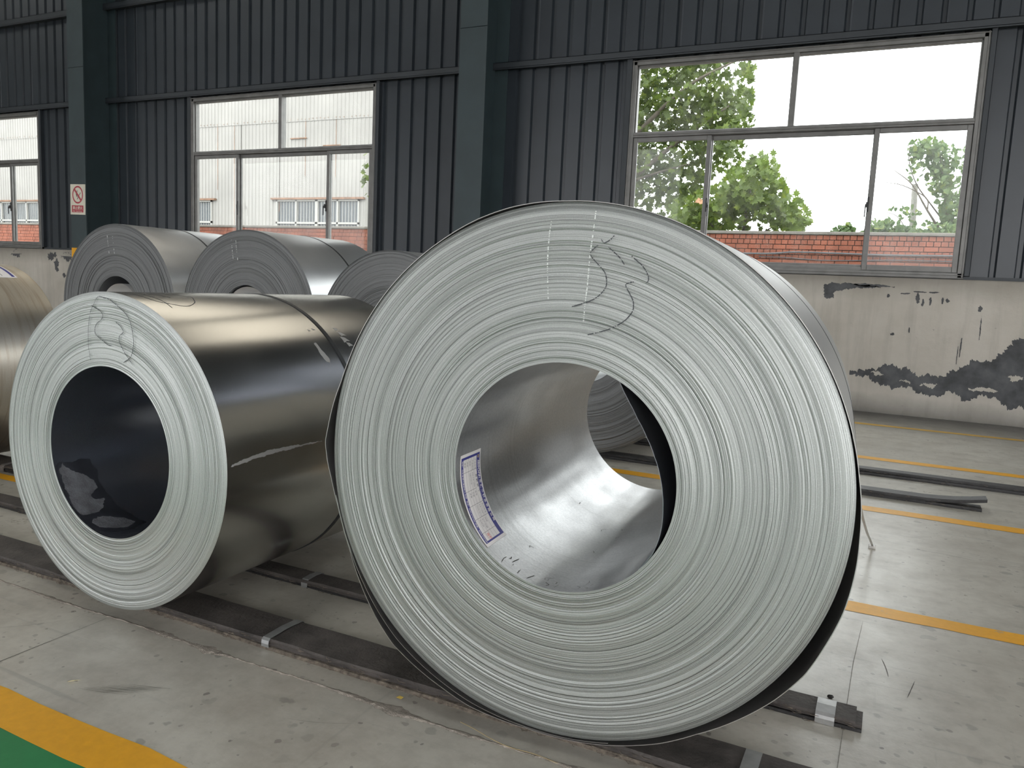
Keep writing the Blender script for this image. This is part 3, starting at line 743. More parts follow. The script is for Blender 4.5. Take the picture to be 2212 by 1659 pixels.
def patch_on_cyl(name, poly, R, zc, mat, root, seed, amp, off):
    """poly of (y, angle deg); ragged patch lying on a cylinder of radius R."""
    pts = ragged([(y, math.radians(a) * abs(R)) for y, a in poly], seed, amp, 8)
    bm = bmesh.new(); vs = [bm.verts.new((p[0], p[1], 0)) for p in pts]
    es = [bm.edges.new((vs[i], vs[(i + 1) % len(vs)])) for i in range(len(vs))]
    bmesh.ops.triangle_fill(bm, use_beauty=True, edges=es)
    for k in range(40):            # slice so the patch follows the curve
        aa = -4.5 + 9 * k / 40
    ys = [p[1] for p in pts]; s = min(ys)
    while s < max(ys):
        g = bm.verts[:] + bm.edges[:] + bm.faces[:]
        bmesh.ops.bisect_plane(bm, geom=g, plane_co=(0, s, 0), plane_no=(0, 1, 0)); s += 0.012
    for v_ in bm.verts:
        y, a = v_.co.x, v_.co.y / abs(R); rr = R + off
        v_.co = (rr * math.cos(a), y, zc + rr * math.sin(a))
    me = bpy.data.meshes.new(name); bm.to_mesh(me); bm.free(); me.materials.append(mat)
    me.polygons.foreach_set('use_smooth', [True] * len(me.polygons))
    o = bpy.data.objects.new(name, me); o.parent = root; link(o); return o

def coil(label, X, Y, R, r, L, a, zb, seg, seed, wr, amp, face_col, side, bore, strap=0.58, edge=(0.02, 0.004), wob=0.0, group=None, face_rough=0.46):
    root = empty('steel_coil', (X, Y, zb), -a, label=label, cat='steel coil', group=group)
    fm = mat_edge('strip_edges', face_col, R, face_rough)
    prof = ring_profile(r, R, seed, wr[0], wr[1], amp, edge)
    ring_mesh('wound_edges', prof, R, seg, fm, root, 0.0, False, wob, seed)
    back = ring_profile(r, R, seed + 50, 0.012, 0.03, amp, edge, 0.0)
    ring_mesh('wound_edges', back, R, max(96, seg // 2), fm, root, L, True, 0, seed)
    tube_surface('outer_wrap', R, edge[1], L - edge[1], R, side, root, seg)
    tube_surface('core_bore', r, 0.0, L, R, bore, root, seg, inward=True)
    if strap: tube_surface('strapping_band', R + 0.0002, strap - 0.009, strap + 0.009, R, M['strap'], root, seg, thick=0.0016)
    return root

# front row
C2X, C2Y, C2R, C2a = -2.01652, 1.50854, 0.46777, 0.0027
c2 = coil('dark steel coil in the front row with black oily bore', C2X, C2Y, C2R, 0.254, 1.04, C2a, 0.04, 256, 21, (0.0008, 0.0036), 0.00030, (0.56, 0.585, 0.57), M['side_c2'], M['bore_c2'], 0.585)
C1X, C1Y, C1R, C1a = -0.61763, 1.55478, 0.59289, -0.05526
c1 = coil('largest bright steel coil in front with loose outer wraps and a paper sticker', C1X, C1Y, C1R, 0.254, 1.02, C1a, 0.04, 320, 4, (0.0008, 0.0034), 0.00042, (0.44, 0.458, 0.443), M['side_c1'], M['bore_c1'], None, (0.022, 0.007))
c0 = coil('stained brownish steel coil cut off by the left edge of the picture', -4.274, 1.56, 0.5005, 0.254, 1.04, 0.0, 0.035, 192, 31, (0.003, 0.012), 0.001, (0.55, 0.55, 0.52), M['side_c0'], M['bore_b'], None)
# back row, before the windows
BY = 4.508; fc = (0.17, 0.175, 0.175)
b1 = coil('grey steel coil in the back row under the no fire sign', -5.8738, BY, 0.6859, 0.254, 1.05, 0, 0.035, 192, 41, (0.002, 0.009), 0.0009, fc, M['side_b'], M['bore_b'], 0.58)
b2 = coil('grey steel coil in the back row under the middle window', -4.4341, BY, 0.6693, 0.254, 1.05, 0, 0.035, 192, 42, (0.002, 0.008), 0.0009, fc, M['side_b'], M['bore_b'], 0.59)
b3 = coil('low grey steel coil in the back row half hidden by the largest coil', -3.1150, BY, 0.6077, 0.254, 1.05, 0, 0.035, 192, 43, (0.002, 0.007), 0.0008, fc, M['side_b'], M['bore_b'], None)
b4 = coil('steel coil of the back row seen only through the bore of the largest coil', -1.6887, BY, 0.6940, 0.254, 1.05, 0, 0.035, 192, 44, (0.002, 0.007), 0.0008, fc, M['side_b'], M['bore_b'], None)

# largest coil: loose wraps, sprung inner sheet, sticker, pen and chalk marks
LW = sorted([(112, 4.4), (104, 4.8), (98, 3.4), (92, 1.0), (80, .8), (66, .8), (53, 1.2), (34, 1.6), (20, 2.6), (7.7, 5.0), (4, 7.7), (-3, 11.6), (-8.3, 16.6), (-17.4, 23.7), (-24.7, 25.6), (-31.5, 29.4), (-39.2, 25.8), (-46.9, 19.4), (-56.9, 12), (-65, 12), (-70, 10), (-80, 7.5), (-87, 6), (-95, 5.5), (-102.9, 13), (-109, 20), (-116, 22), (-122.7, 27), (-131, 32.8), (-138, 26), (-147, 14), (-155, 4), (-162, 2.5), (-166, 3.6), (-172, 10.2), (-176, 18.2), (-180.6, 24.7), (-184.3, 18.7), (-190.5, 11.1), (-195.7, 3.6), (-201, 1.4), (-215, .7), (-230, .7), (-238, 1.4), (-248, 4.4)])
LA = np.array([q[0] for q in LW]); LD = np.array([q[1] for q in LW]) / 1000
def loose(deg):
    while deg > 112: deg -= 360
    return C1R + float(np.interp(deg, LA, LD))
tube_surface('loose_wrap', loose, 0.004, 1.012, C1R, M['wrap'], c1, 360, (-248, 112), thick=0.0016)
tube_surface('strapping_band', lambda d: loose(d) + 0.0014, 0.655, 0.668, C1R, M['strap'], c1, 300, (-248, 112), thick=0.0012)
def loose2(deg): return C1R + 0.4 * (loose(deg) - C1R) + 0.0004
tube_surface('loose_wrap', loose2, 0.003, 0.6, C1R, M['wrap'], c1, 120, (-168, -76), thick=0.001)
FL = sorted([(62, 0.5), (57.5, 12.8), (51.9, 22.8), (42.9, 33.3), (31.6, 38), (19.8, 37.6), (9.2, 33.7), (0.6, 29.2), (-7.9, 23.5), (-21.6, 10.8), (-32.5, 2.2), (-43, 0.5)])
FA = np.array([q[0] for q in FL]); FD = np.array([q[1] for q in FL]) / 1000
tube_surface('sprung_inner_sheet', lambda dg: 0.2535 - float(np.interp(dg, FA, FD)), 0.002, 1.0, C1R, M['flap'], c1, 80, (-43, 62), thick=0.0012)
for nm, pts in (('A', [(0.0908, 0.5238), (0.0835, 0.5162), (0.0706, 0.5085), (0.0635, 0.5154)]),
                ('B', [(0.0574, 0.5039), (0.0489, 0.4962), (0.0415, 0.4874), (0.0454, 0.4789), (0.0623, 0.4622), (0.0743, 0.4497), (0.0797, 0.4348), (0.0796, 0.4197), (0.0703, 0.4052), (0.0552, 0.3925), (0.0329, 0.3827), (0.0079, 0.3743)]),
                ('C', [(0.0801, 0.5002), (0.0942, 0.4888), (0.1059, 0.4785), (0.1155, 0.466)]),
                ('D', [(0.1297, 0.4834), (0.1526, 0.4651), (0.1646, 0.4487), (0.1676, 0.4361), (0.1626, 0.4296)]),
                ('E', [(0.1375, 0.4317), (0.1225, 0.4269), (0.123, 0.4194), (0.1328, 0.4038), (0.1392, 0.3902), (0.1392, 0.3731), (0.1292, 0.3575), (0.1146, 0.3447), (0.093, 0.3325), (0.0708, 0.3245), (0.0461, 0.3174)])):
    ribbon_on_face('pen_mark', pts, 0.0022, C1R, M['pen'], c1, -0.0052, 14, 0.18, ord(nm))
ribbon_on_face('chalk_mark', [(-0.0474, 0.5555), (-0.0509, 0.5212), (-0.052, 0.4761), (-0.0505, 0.4408), (-0.0459, 0.3876)], 0.0026, C1R, M['chalk'], c1, -0.0052, 24, 0.5, 1)
ribbon_on_face('chalk_mark', [(0.0487, 0.5731), (0.0449, 0.524), (0.0409, 0.4788), (0.0396, 0.4245), (0.0365, 0.3807), (0.0353, 0.3432)], 0.0026, C1R, M['chalk'], c1, -0.0052, 24, 0.5, 2)
for nm, pts in (('A', [(-0.0196, .4545), (-0.0321, 0.4446), (-0.0431, 0.4278), (-0.056, 0.4084), (-0.0653, 0.3725), (-0.0685, 0.3369), (-0.0681, 0.3061), (-0.0635, 0.2827), (-0.0604, 0.2662)]),
                ('B', [(-0.0537, 0.4267), (-0.0328, 0.419), (-0.0122, 0.4108), (-0.0039, 0.3996), (-0.0111, 0.3876), (-0.0307, 0.3747), (-0.0381, 0.3602), (-0.0368, 0.3461), (-0.0213, 0.3355), (-0.0007, 0.3252), (0.0163, 0.3171), (0.0301, 0.3158)]),
                ('C', [(-0.0196, 0.4545), (-0.0007, 0.4508), (0.0266, 0.4463), (0.0534, 0.4328), (0.0832, 0.4161), (0.1028, 0.399), (0.114, 0.3769), (0.12, 0.3499), (0.1219, 0.3272), (0.1106, 0.292), (0.08, 0.2721)]),
                ('D', [(0.0505, 0.3844), (0.0689, 0.374), (0.0803, 0.3587), (0.0648, 0.3461), (0.0628, 0.3321), (0.0709, 0.3189), (0.084, 0.3014), (0.1037, 0.2822), (0.1167, 0.2694)])):
    ribbon_on_face('pen_mark', pts, 0.0014 if nm == 'A' else 0.002, C2R, M['pen'], c2, -0.0034, 12, 0.06, ord(nm))
for cc, RR, xs in ((b1, 0.6859, (-0.085, -0.02)), (b2, 0.6693, (-0.13, -0.085))):
    for x_ in xs:
        ribbon_on_face('chalk_mark', [(x_ - .01, 0.60), (x_, 0.52), (x_ + .012, 0.44)], 0.005, RR, M['chalk'], cc, -0.008, 18, 0.55, int(abs(x_) * 1000))

for cc, RR, rs, dz in ((b1, 0.6859, 0.222, -0.030), (b2, 0.6693, 0.247, -0.005)):
    tube_surface('core_sleeve', rs, 0.03, 1.0, RR + dz, M['sleeve'], cc, 96, inward=True)
def ribbon_on_cyl(name, pts, wd, R, zc, mat, root, off=0.0004, n=10):
    P = smoothpts([(y, math.radians(a) * R) for y, a in pts], n); V = []; F = []
    for i, p in enumerate(P):
        t = P[min(i + 1, len(P) - 1)] - P[max(i - 1, 0)]; t = t / (np.linalg.norm(t) + 1e-9); nn = np.array([-t[1], t[0]])
        for s in (-.5, .5):
            q = p + nn * s * wd; a = q[1] / R; V.append(((R + off) * math.cos(a), q[0], zc + (R + off) * math.sin(a)))
    for i in range(len(P) - 1): F.append((2 * i, 2 * i + 2, 2 * i + 3, 2 * i + 1))
    return mobj(name, V, F, mat, root)
ribbon_on_cyl('pen_mark', [(0.045, 82.19), (0.059, 73.87), (0.091, 70.67), (0.136, 68.48), (0.181, 71.06), (0.205, 74.55), (0.218, 78.94), (0.157, 84.2)], 0.0026, C2R, C2R, M['pen'], c2)
ribbon_on_cyl('pen_mark', [(0.077, 67.2), (0.084, 73.47), (0.082, 82.46), (0.121, 81.18), (0.139, 77.46), (0.118, 78.53)], 0.0022, C2R, C2R, M['pen'], c2)
r_ = random.Random(77)
for i in range(22):                # scratches on the floor of the bright bore
    a_ = r_.uniform(238, 292); y_ = r_.uniform(.012, .05) if i < 16 else r_.uniform(.15, .6); L_ = r_.uniform(.008, .03)
    ribbon_on_cyl('bore_scratch', [(y_, a_), (y_ + L_ * .5, a_ + r_.uniform(-1, 1)), (y_ + L_, a_ + r_.uniform(-2, 2))], r_.uniform(.0008, .002), .2535, C1R, M['scuff'], c1, -.0003, 4)
patch_on_cyl('wipe_mark', [(0.013, 2.6), (0.122, 3.6), (0.234, 4.3), (0.377, 3.8), (0.39, 4.3), (0.234, 5.2), (0.10, 4.9), (0.02, 3.8)], C2R, C2R, M['smear'], c2, 3, .002, .0003)
patch_on_cyl('wipe_mark', [(0.497, 43.5), (0.507, 43.8), (0.515, 40), (0.525, 36), (0.52, 34.2), (0.505, 34.6), (0.495, 38)], C2R, C2R, M['smear'], c2, 4, .002, .0003)
for y_, a_, s in ((0.655, 50.5, 1.0), (0.665, 47.5, 1.3), (0.660, 44.5, 1.6), (0.668, 41.8, 1.2), (0.52, 50.5, .6), (0.545, 51, .7)):
    patch_on_cyl('wipe_mark', [(y_ - .008 * s, a_ + 1.2 * s), (y_ + .004 * s, a_ + .7 * s), (y_ + .016 * s, a_ - .6 * s), (y_ + .004 * s, a_ - .5 * s), (y_ - .006 * s, a_ - .9 * s)], C2R, C2R, M['smear'], c2, int(y_ * 1000 + a_), .002, .0003)
patch_on_cyl('glue_residue', [(0.006, 195.9), (0.023, 194.1), (0.059, 196.4), (0.088, 194.7), (0.119, 196.8), (0.12, 201.2), (0.131, 204.8), (0.125, 214.6), (0.131, 224.9), (0.135, 239.1), (0.15, 247.8), (0.16, 263.7), (0.08, 268.0), (0.04, 266), (0.006, 256.3), (0.008, 242.4), (0.004, 231.0), (0.003, 216.3), (0.004, 204.2)], 0.254, C2R, M['residue_dark'], c2, 8, .002, -.0004)  # ragged dark patch low on the left of the bore
patch_on_cyl('paper_residue', [(0.010, 199.4), (0.028, 195.6), (0.030, 200.1), (0.06, 205.1), (0.099, 208.7), (0.112, 213.1), (0.113, 218.9), (0.080, 223.2), (0.084, 226.5), (0.112, 227.4), (0.086, 235.7), (0.054, 238.9), (0.019, 237.3), (0.010, 231.7), (0.010, 220.4), (0.010, 209.5)], 0.254, C2R, M['residue'], c2, 9, .004, -.0008)  # ragged grey patches lying over the dark one
patch_on_cyl('paper_residue', [(0.02, 246), (0.05, 243), (0.09, 245), (0.12, 250), (0.13, 258), (0.09, 263), (0.05, 258), (0.02, 253)], 0.254, C2R, M['residue'], c2, 10, .004, -.0008)

# sticker inside the largest coil: (s along the arc 0..1 downwards, t across 0..1, 1 = deeper)
A0, A1 = 177.0, 228.2; SL = math.radians(A1 - A0) * 0.254; SW = 0.112
def lab(s, t, off):
    a = math.radians(A0 + (A1 - A0) * s); y = 0.0235 - 0.0125 * s + SW * t; rr = 0.254 - off
    return (rr * math.cos(a), y, C1R + rr * math.sin(a))
def lab_rect(nm, s0, s1, t0, t1, mat, off, par):
    n = max(1, int(abs(s1 - s0) * 40)); V = []; F = []
    for i in range(n + 1):
        s = s0 + (s1 - s0) * i / n; V += [lab(s, t0, off), lab(s, t1, off)]
    for i in range(n): F.append((2 * i, 2 * i + 1, 2 * i + 3, 2 * i + 2))
    return mobj(nm, V, F, mat, par)
stk = lab_rect('paper_sticker', 0, 1, 0, 1, M['white'], 0.0006, c1)
lab_rect('navy_border', 0.035, 0.965, 0.055, 0.155, M['navy'], 0.0008, stk)
lab_rect('navy_border', 0.035, 0.965, 0.800, 0.955, M['navy'], 0.0008, stk)
lab_rect('navy_border', 0.035, 0.062, 0.15, 0.81, M['navy'], 0.0008, stk)
lab_rect('navy_border', 0.945, 0.965, 0.15, 0.81, M['navy'], 0.0008, stk)
def lab_text(s, st, t, size, mat, shear=0.0, bold=0.0, space=1.0, rot=False):
    v, f = text_mesh(s, size, shear, bold, space)
    mobj('sticker_text', [lab(st + a / SL, t + b / SW, 0.0011) for a, b, c in v], f, mat, stk)
lab_text('IBIION', 0.115, 0.885, 0.0135, M['white'], 0.25, 0.0004, 1.02)
lab_text('山东汇鑫钢业有限公司', 0.275, 0.895, 0.0098, M['white'], 0, 0.00028, 1.5)
lab_text('SHANDONG HUIXIN STEEL CO., LTD', 0.30, 0.828, 0.0038, M['white'], 0, 0, 1.45)
lab_text('地址：山东省博兴县钢铁工业园', 0.065, 0.105, 0.0062, M['white'], 0, 0.0001, 1.05)
lab_text('电话：0543-2797987', 0.475, 0.105, 0.0062, M['white'], 0, 0.0001, 1.0)
lab_text('传真：0543-2797987', 0.72, 0.105, 0.0062, M['white'], 0, 0.0001, 1.0)
n = 20; V = [lab(0.075 + 0.017 * math.cos(2 * PI * i / n) * q, 0.875 + 0.034 * math.sin(2 * PI * i / n) * q, 0.0011) for q in (1, .55) for i in range(n)]
mobj('sticker_logo', V, [(i, n + i, n + (i + 1) % n, (i + 1) % n) for i in range(n)], M['gold'], stk)
for t_ in (0.28, 0.40, 0.52, 0.66): lab_rect('sticker_rule', 0.062, 0.945, t_ - .003, t_ + .003, M['ink'], 0.0009, stk)
for s_ in (0.20, 0.40, 0.555, 0.70, 0.855): lab_rect('sticker_rule', s_ - .0018, s_ + .0018, 0.155, 0.80 if s_ not in (0.40,) else 0.66, M['ink'], 0.0009, stk)
for i, (s_, t_, tx) in enumerate([(.09, .72, '产品名称'), (.09, .59, '产品规格'), (.09, .46, '材质'), (.09, .34, '锌层'), (.09, .22, '重量'), (.22, .59, 'Z60 0.8*1000'), (.22, .46, 'GB/T2518'), (.42, .59, '卷号'), (.42, .46, '毛重'), (.42, .34, '净重'), (.57, .72, '执行标准'), (.57, .59, '0.8*1000*C'), (.57, .46, 'DX51D+Z'), (.715, .59, '班组'), (.715, .46, '生产日期'), (.715, .34, '检验员')]):
    lab_text(tx, s_, t_, 0.0066, M['ink'], 0, 0, 1.0)
lab_text('合 格 证 书', 0.255, 0.745, 0.0088, M['ink'], 0, 0.0003, 1.1)
lab_text('合格', 0.872, 0.34, 0.0095, M['red_ink'], 0, 0.0002, 1.0)
lab_rect('red_stamp', 0.865, 0.94, 0.255, 0.262, M['red_ink'], 0.001, stk); lab_rect('red_stamp', 0.865, 0.94, 0.405, 0.412, M['red_ink'], 0.001, stk)

# sticker on the stained coil at the left
C0R = 0.5005
def lab0(y, deg, off): a = math.radians(deg); return ((C0R + off) * math.cos(a), y, C0R + (C0R + off) * math.sin(a))
def lab0_rect(nm, y0, y1, d0, d1, mat, off, par):
    V = []; F = []; n = 16
    for i in range(n + 1):
        dd = d0 + (d1 - d0) * i / n; V += [lab0(y0, dd, off), lab0(y1, dd, off)]
    for i in range(n): F.append((2 * i, 2 * i + 2, 2 * i + 3, 2 * i + 1))
    return mobj(nm, V, F, mat, par)
s0 = lab0_rect('paper_sticker', 0.74, 0.962, 60, 92, M['white'], 0.0006, c0)
lab0_rect('navy_border', 0.938, 0.953, 61, 91, M['navy'], 0.0010, s0)
for q in range(7): lab0_rect('sticker_rule', 0.76 + q * .022, 0.764 + q * .022, 62 + q % 3, 88, M['ink'], 0.0010, s0)

# ------------------------------------------------------------------ rubber belt stacks under the coils
def belt_stack(label, x0, x1, y0, y1, layers, bands, mats, seed, lift=None, bandmat=None, group=None):
    rg = random.Random(seed)
    root = empty('rubber_belt_stack', ((x0 + x1) / 2, (y0 + y1) / 2, 0), label=label, cat='belt stack', group=group)
    xc, yc = (x0 + x1) / 2, (y0 + y1) / 2
    z = 0.0; n = max(12, int((x1 - x0) * 14))
    for li, (th, iy0, iy1, dx) in enumerate(layers):
        V = []; F = []
        ph = rg.random() * 6
        for i in range(n + 1):
            x = x0 - xc + (x1 - x0 + dx) * i / n
            a = y0 - yc + iy0 + 0.004 * math.sin(x * 3 + ph) + rg.uniform(-.0025, .0025); b = y1 - yc + iy1 + 0.003 * math.sin(x * 2.3 + ph) + rg.uniform(-.0015, .0015)
            zz = z
            if lift and li == len(layers) - 1:
                e = max(0, (x + xc - lift[0]) / (x1 - lift[0])); zz += lift[1] * e * e
            t = th * (0.96 + 0.04 * math.sin(x * 5 + ph))
            V += [(x, a, zz), (x, a - 0.001, zz + t * .5), (x, a + 0.003, zz + t), (x, b - 0.003, zz + t), (x, b, zz + t * .5), (x, b, zz)]
        for i in range(n):
            for q in range(6):
                q2 = (q + 1) % 6; F.append((6 * i + q, 6 * i + 6 + q, 6 * i + 6 + q2, 6 * i + q2))
        F.append((0, 1, 2, 3, 4, 5)); F.append(tuple(6 * n + q for q in (5, 4, 3, 2, 1, 0)))
        bl = mobj('belt_strip', V, F, M[mats[li % len(mats)]], root)
        # frayed cord ends along the front edge
        fr = MB()
        for i in range(int((x1 - x0) * 22)):
            x = rg.uniform(x0 - xc + .02, x1 - xc - .02); L = rg.uniform(.006, .03); zz = z + rg.uniform(.1, .95) * th
            fr.tube([(x, y0 - yc + iy0, zz), (x + L * .4, y0 - yc + iy0 - .006 * rg.random() - .004, zz - .001), (x + L, y0 - yc + iy0 - .004, max(0.001, zz - .004 * rg.random()))], 0.0007, 4, False)
        if li < 3: fr.build('frayed_cord', M['fray'], bl, kind='stuff')
        z += th + 0.0008
    for bi, (bx, bw, mt) in enumerate(bands):
        ya, yb = y0 - yc - 0.005, y1 - yc + 0.005; zt = z + 0.0015
        prof = [(ya, 0.001), (ya - .0005, zt * .5), (ya + .001, zt - .006), (ya + .008, zt), (0, zt + .003), (yb - .008, zt), (yb, zt - .006), (yb, 0.001)]
        V = []; F = []
        for s in (-1, 1):
            for p in prof: V.append((bx - xc + s * bw / 2, p[0], p[1]))
            for p in prof: V.append((bx - xc + s * bw / 2, p[0] * .985, max(0.0005, p[1] - .0012)))
        m_ = len(prof)
        for i in range(m_ - 1):
            F.append((i, 2 * m_ + i, 2 * m_ + i + 1, i + 1)); F.append((m_ + i + 1, 3 * m_ + i + 1, 3 * m_ + i, m_ + i))
            F.append((i, i + 1, m_ + i + 1, m_ + i)); F.append((2 * m_ + i + 1, 2 * m_ + i, 3 * m_ + i, 3 * m_ + i + 1))
        mobj('metal_band', V, F, M[mt], root)
    return root
belt_stack('brown rubber belt stack under the front edges of the two front coils', -5.2, -0.035, 1.605, 1.745, [(.009, -.002, .002, 0), (.0085, .004, 0, 0), (.010, .002, 0, 0)], [(-4.1, .028, 'tape'), (-1.497, .026, 'tape'), (-0.185, .036, 'tape')], ['fray', 'rubber', 'rubber'], 1)
belt_stack('narrow dark rubber belt stack ending in a bright metal band beside the largest coil', -5.2, 0.03, 2.005, 2.085, [(.008, -.002, .002, 0), (.008, .003, 0, .0), (.009, 0, 0, -.015)], [(-1.70, .026, 'tape'), (-0.055, .045, 'tape_bright')], ['rubber2', 'rubber', 'rubber'], 2)
belt_stack('dark rubber belt stack under the stained coil at the left', -9.0, -3.7, 2.37, 2.50, [(.012, 0, 0, 0), (.010, .004, 0, 0), (.010, 0, 0, 0)], [(-3.95, .03, 'tape_bright')], ['rubber2', 'rubber2', 'rubber'], 3)
belt_stack('nearer black rubber belt strip of the back row with a curled up end', -9.0, 0.512, 4.605, 4.70, [(.017, 0, 0, 0.0), (.017, .004, 0, .02)], [(-5.2, .03, 'tape'), (-2.4, .03, 'tape')], ['rubber2', 'rubber2'], 4, lift=(0.22, .03))
belt_stack('farther black rubber belt strip of the back row running out of the picture', -9.0, 3.2, 5.17, 5.27, [(.018, 0, 0, 0), (.017, .012, 0, 0)], [(-5.2, .03, 'tape'), (-2.4, .03, 'tape')], ['rubber2', 'rubber2'], 5)

# ------------------------------------------------------------------ small things on the floor
m = MB(); m.tube(smoothpts([(-0.83, 1.538, .012), (-0.79, 1.532, .010), (-0.74, 1.522, .006), (-0.69, 1.516, .004), (-0.63, 1.522, .003), (-0.57, 1.516, .003)], 4), [.0008] * 20 + [.0006], 6)
st = m.build('straw_stalk', M['straw'], label='dry straw stalk on the floor under the largest coil', cat='straw')
m = MB()
V = [(-1.765, 1.165, .001), (-1.73, 1.172, .003), (-1.70, 1.187, .001), (-1.728, 1.18, .004), (-1.755, 1.173, .0035)]
mobj('wood_sliver', [(-1.787, 1.211, .001), (-1.781, 1.2125, .004), (-1.781, 1.2165, .001), (-1.774, 1.220, .005), (-1.775, 1.2245, .001), (-1.765, 1.236, .001)], [(0, 1, 2), (1, 3, 4, 2), (3, 5, 4)], M['sliver'], label='pale curved wood sliver on the floor near the yellow line', cat='sliver')
bm = bmesh.new(); bmesh.ops.create_icosphere(bm, subdivisions=2, radius=.008)
for q in bm.verts: q.co += Vector([rnd.uniform(-.001, .001) for _ in range(3)]); q.co.z *= .6
me = bpy.data.meshes.new('pebble'); bm.to_mesh(me); bm.free(); me.materials.append(M['pebble'])
pb = bpy.data.objects.new('pebble', me); pb.location = (-0.05, 2.15, .0045); link(pb); tag(pb, 'dark pebble on the floor beyond the bright metal band', 'pebble')
mobj('yellow_chip', [(-1.035, 1.57, .0005), (-1.018, 1.568, .001), (-1.016, 1.577, .003), (-1.03, 1.58, .002)], [(0, 1, 2, 3)], M['gold'], label='tiny yellow chip on the floor before the brown belt stack', cat='chip')
# pale strapping tail hanging behind the largest coil with its clip on the floor
tl = empty('plastic_strap', (0.02, 3.65, 0), label='pale plastic strap tail hanging behind the largest coil down to the floor', cat='strap')
P_ = smoothpts([(-0.060, 2.64, .55), (-0.052, 2.70, .50), (-0.035, 2.85, .36), (-0.01, 3.15, .20), (0.008, 3.45, .08), (0.019, 3.64, .004)], 8)
V = []; F = []
for i, p in enumerate(P_):
    for s_ in (-.0045, .0045): V.append((p[0] - .02 + s_, p[1] - 3.65, p[2]))
for i in range(len(P_) - 1): F.append((2 * i, 2 * i + 2, 2 * i + 3, 2 * i + 1))
o = mobj('strap_ribbon', V, F, M['clear_strap'], tl); md = o.modifiers.new('s', 'SOLIDIFY'); md.thickness = .001
m = MB(); m.bbox(-.016, .012, -.045, -.010, .0005, .012, .002); m.build('strap_clip', M['clear_strap'], tl)

# ------------------------------------------------------------------ outside: brick boundary wall
YB = 17.0 * K
bw = empty('boundary_wall', (-12, YB, -0.12), label='red brick boundary wall with cement coping outside the windows', cat='wall')
o_ = Vector((-12, YB, -0.12))
ZB = gz(2.36)
m = MB(); m.box(-60 - o_.x, 12 - o_.x, 0.012, 0.235, 0, ZB + .12 - .001); m.build('mortar_core', M['mortar'], bw)
m = MB(); m.bbox(-60 - o_.x, 12 - o_.x, -0.03, 0.27, ZB + .12, ZB + .12 + .06, .008); m.build('coping', M['cap'], bw)
CH = 0.0985
def brick_mesh(L, nm):
    q = MB(); q.bbox(0.006, L - 0.006, 0, 0.05, 0.004, CH - 0.009, 0.003); me = bpy.data.meshes.new(nm)
    me.from_pydata(q.v, [], q.f); me.materials.append(M['brick']); return me
mh, ms_ = brick_mesh(0.1235, 'brick'), brick_mesh(0.247, 'brick')
rg = random.Random(3); cnt = 0; rest = MB()
for row in range(11):
    z = ZB + .12 - CH * (row + 1)
    st_ = row % 3 == 2; L = 0.247 if st_ else 0.1235
    x = -34 + rg.uniform(0, .12)
    while x < 3.2:
        vis = -3.95 < x < 1.02 and row < 8
        yj = rg.uniform(-.006, .004)
        if vis and cnt < 300:
            b = bpy.data.objects.new('brick', ms_ if st_ else mh); b.parent = bw; b.location = (x - o_.x, yj, z); b.rotation_euler = (0, rg.uniform(-.012, .012), 0); COL.objects.link(b); cnt += 1
        else:
            rest.box(x - o_.x + .004, x - o_.x + L - .004, yj, 0.05, z + .004, z + CH - .006)
        x += L
rest.build('brick_courses', M['brick'], bw, kind='stuff')
# two cables clipped along the wall
def cable(label, pts, r0):
    m = MB(); m.tube(smoothpts(pts, 6), r0, 8); m.build('cable', M['pvc'], smooth=True, label=label, cat='cable')
cable('thick grey cable running along the brick wall', [(gx(-9), YB - .035, gz(2.05)), (gx(-5), YB - .035, gz(1.93)), (gx(-3.2), YB - .035, gz(1.955)), (gx(-2.4), YB - .035, gz(1.965)), (gx(-1.9), YB - .035, gz(2.005)), (gx(-1.2), YB - .035, gz(2.0)), (gx(-.3), YB - .035, gz(1.985)), (gx(.9), YB - .035, gz(1.995)), (gx(3), YB - .035, gz(2.02))], .018)
cable('thin dark cable sagging under the thick cable on the brick wall', [(gx(-2.6), YB - .012, gz(1.90)), (gx(-2.0), YB - .012, gz(1.89)), (gx(-1.5), YB - .012, gz(1.86)), (gx(-1.0), YB - .012, gz(1.86)), (gx(-.2), YB - .012, gz(1.89)), (gx(.4), YB - .012, gz(1.895)), (gx(3), YB - .012, gz(1.895))], .009)

# ------------------------------------------------------------------ white factory shed beyond
YS = 27.0 * K
shed = empty('factory_shed', (-32, YS, -0.12), label='white corrugated factory shed with barred windows behind the brick wall', cat='building')
SX0, SX1 = -62.0, gx(-17.6)
def shed_sheet(z0, z1, off, nm, holes=()):
    V = []; F = []; x = SX0
    pr = []
    while x < SX1: pr += [(x, 0), (x + .12, 0), (x + .145, -.03), (x + .175, -.03)]; x += .2
    for i in range(len(pr) - 1):
        (a, d), (b, e) = pr[i], pr[i + 1]; mid = (a + b) / 2; spans = [(z0, z1)]
        for hx0, hx1, hz0, hz1 in holes:
            if hx0 < mid < hx1: spans = [(z0, hz0), (hz1, z1)]
        for c0, c1_ in spans:
            if c1_ <= c0: continue
            n = len(V); V += [(a + 32, d + off, c0 + .12), (b + 32, e + off, c0 + .12), (b + 32, e + off, c1_ + .12), (a + 32, d + off, c1_ + .12)]; F.append((n, n + 1, n + 2, n + 3))
    return mobj(nm, V, F, M['shed'], shed)
HZ0, HZ1 = gz(3.0), gz(4.33)
SW_ = [(gx(-24.75), gx(-20.28), 4), (gx(-33.0), gx(-28.6), 4), (gx(-45.3), gx(-41.0), 4)]
holes = [(a, b, HZ0, HZ1) for a, b, c in SW_]
shed_sheet(-0.1, gz(7.62), 0, 'lower_cladding', holes); shed_sheet(gz(7.6), gz(13.5), -.02, 'upper_cladding')
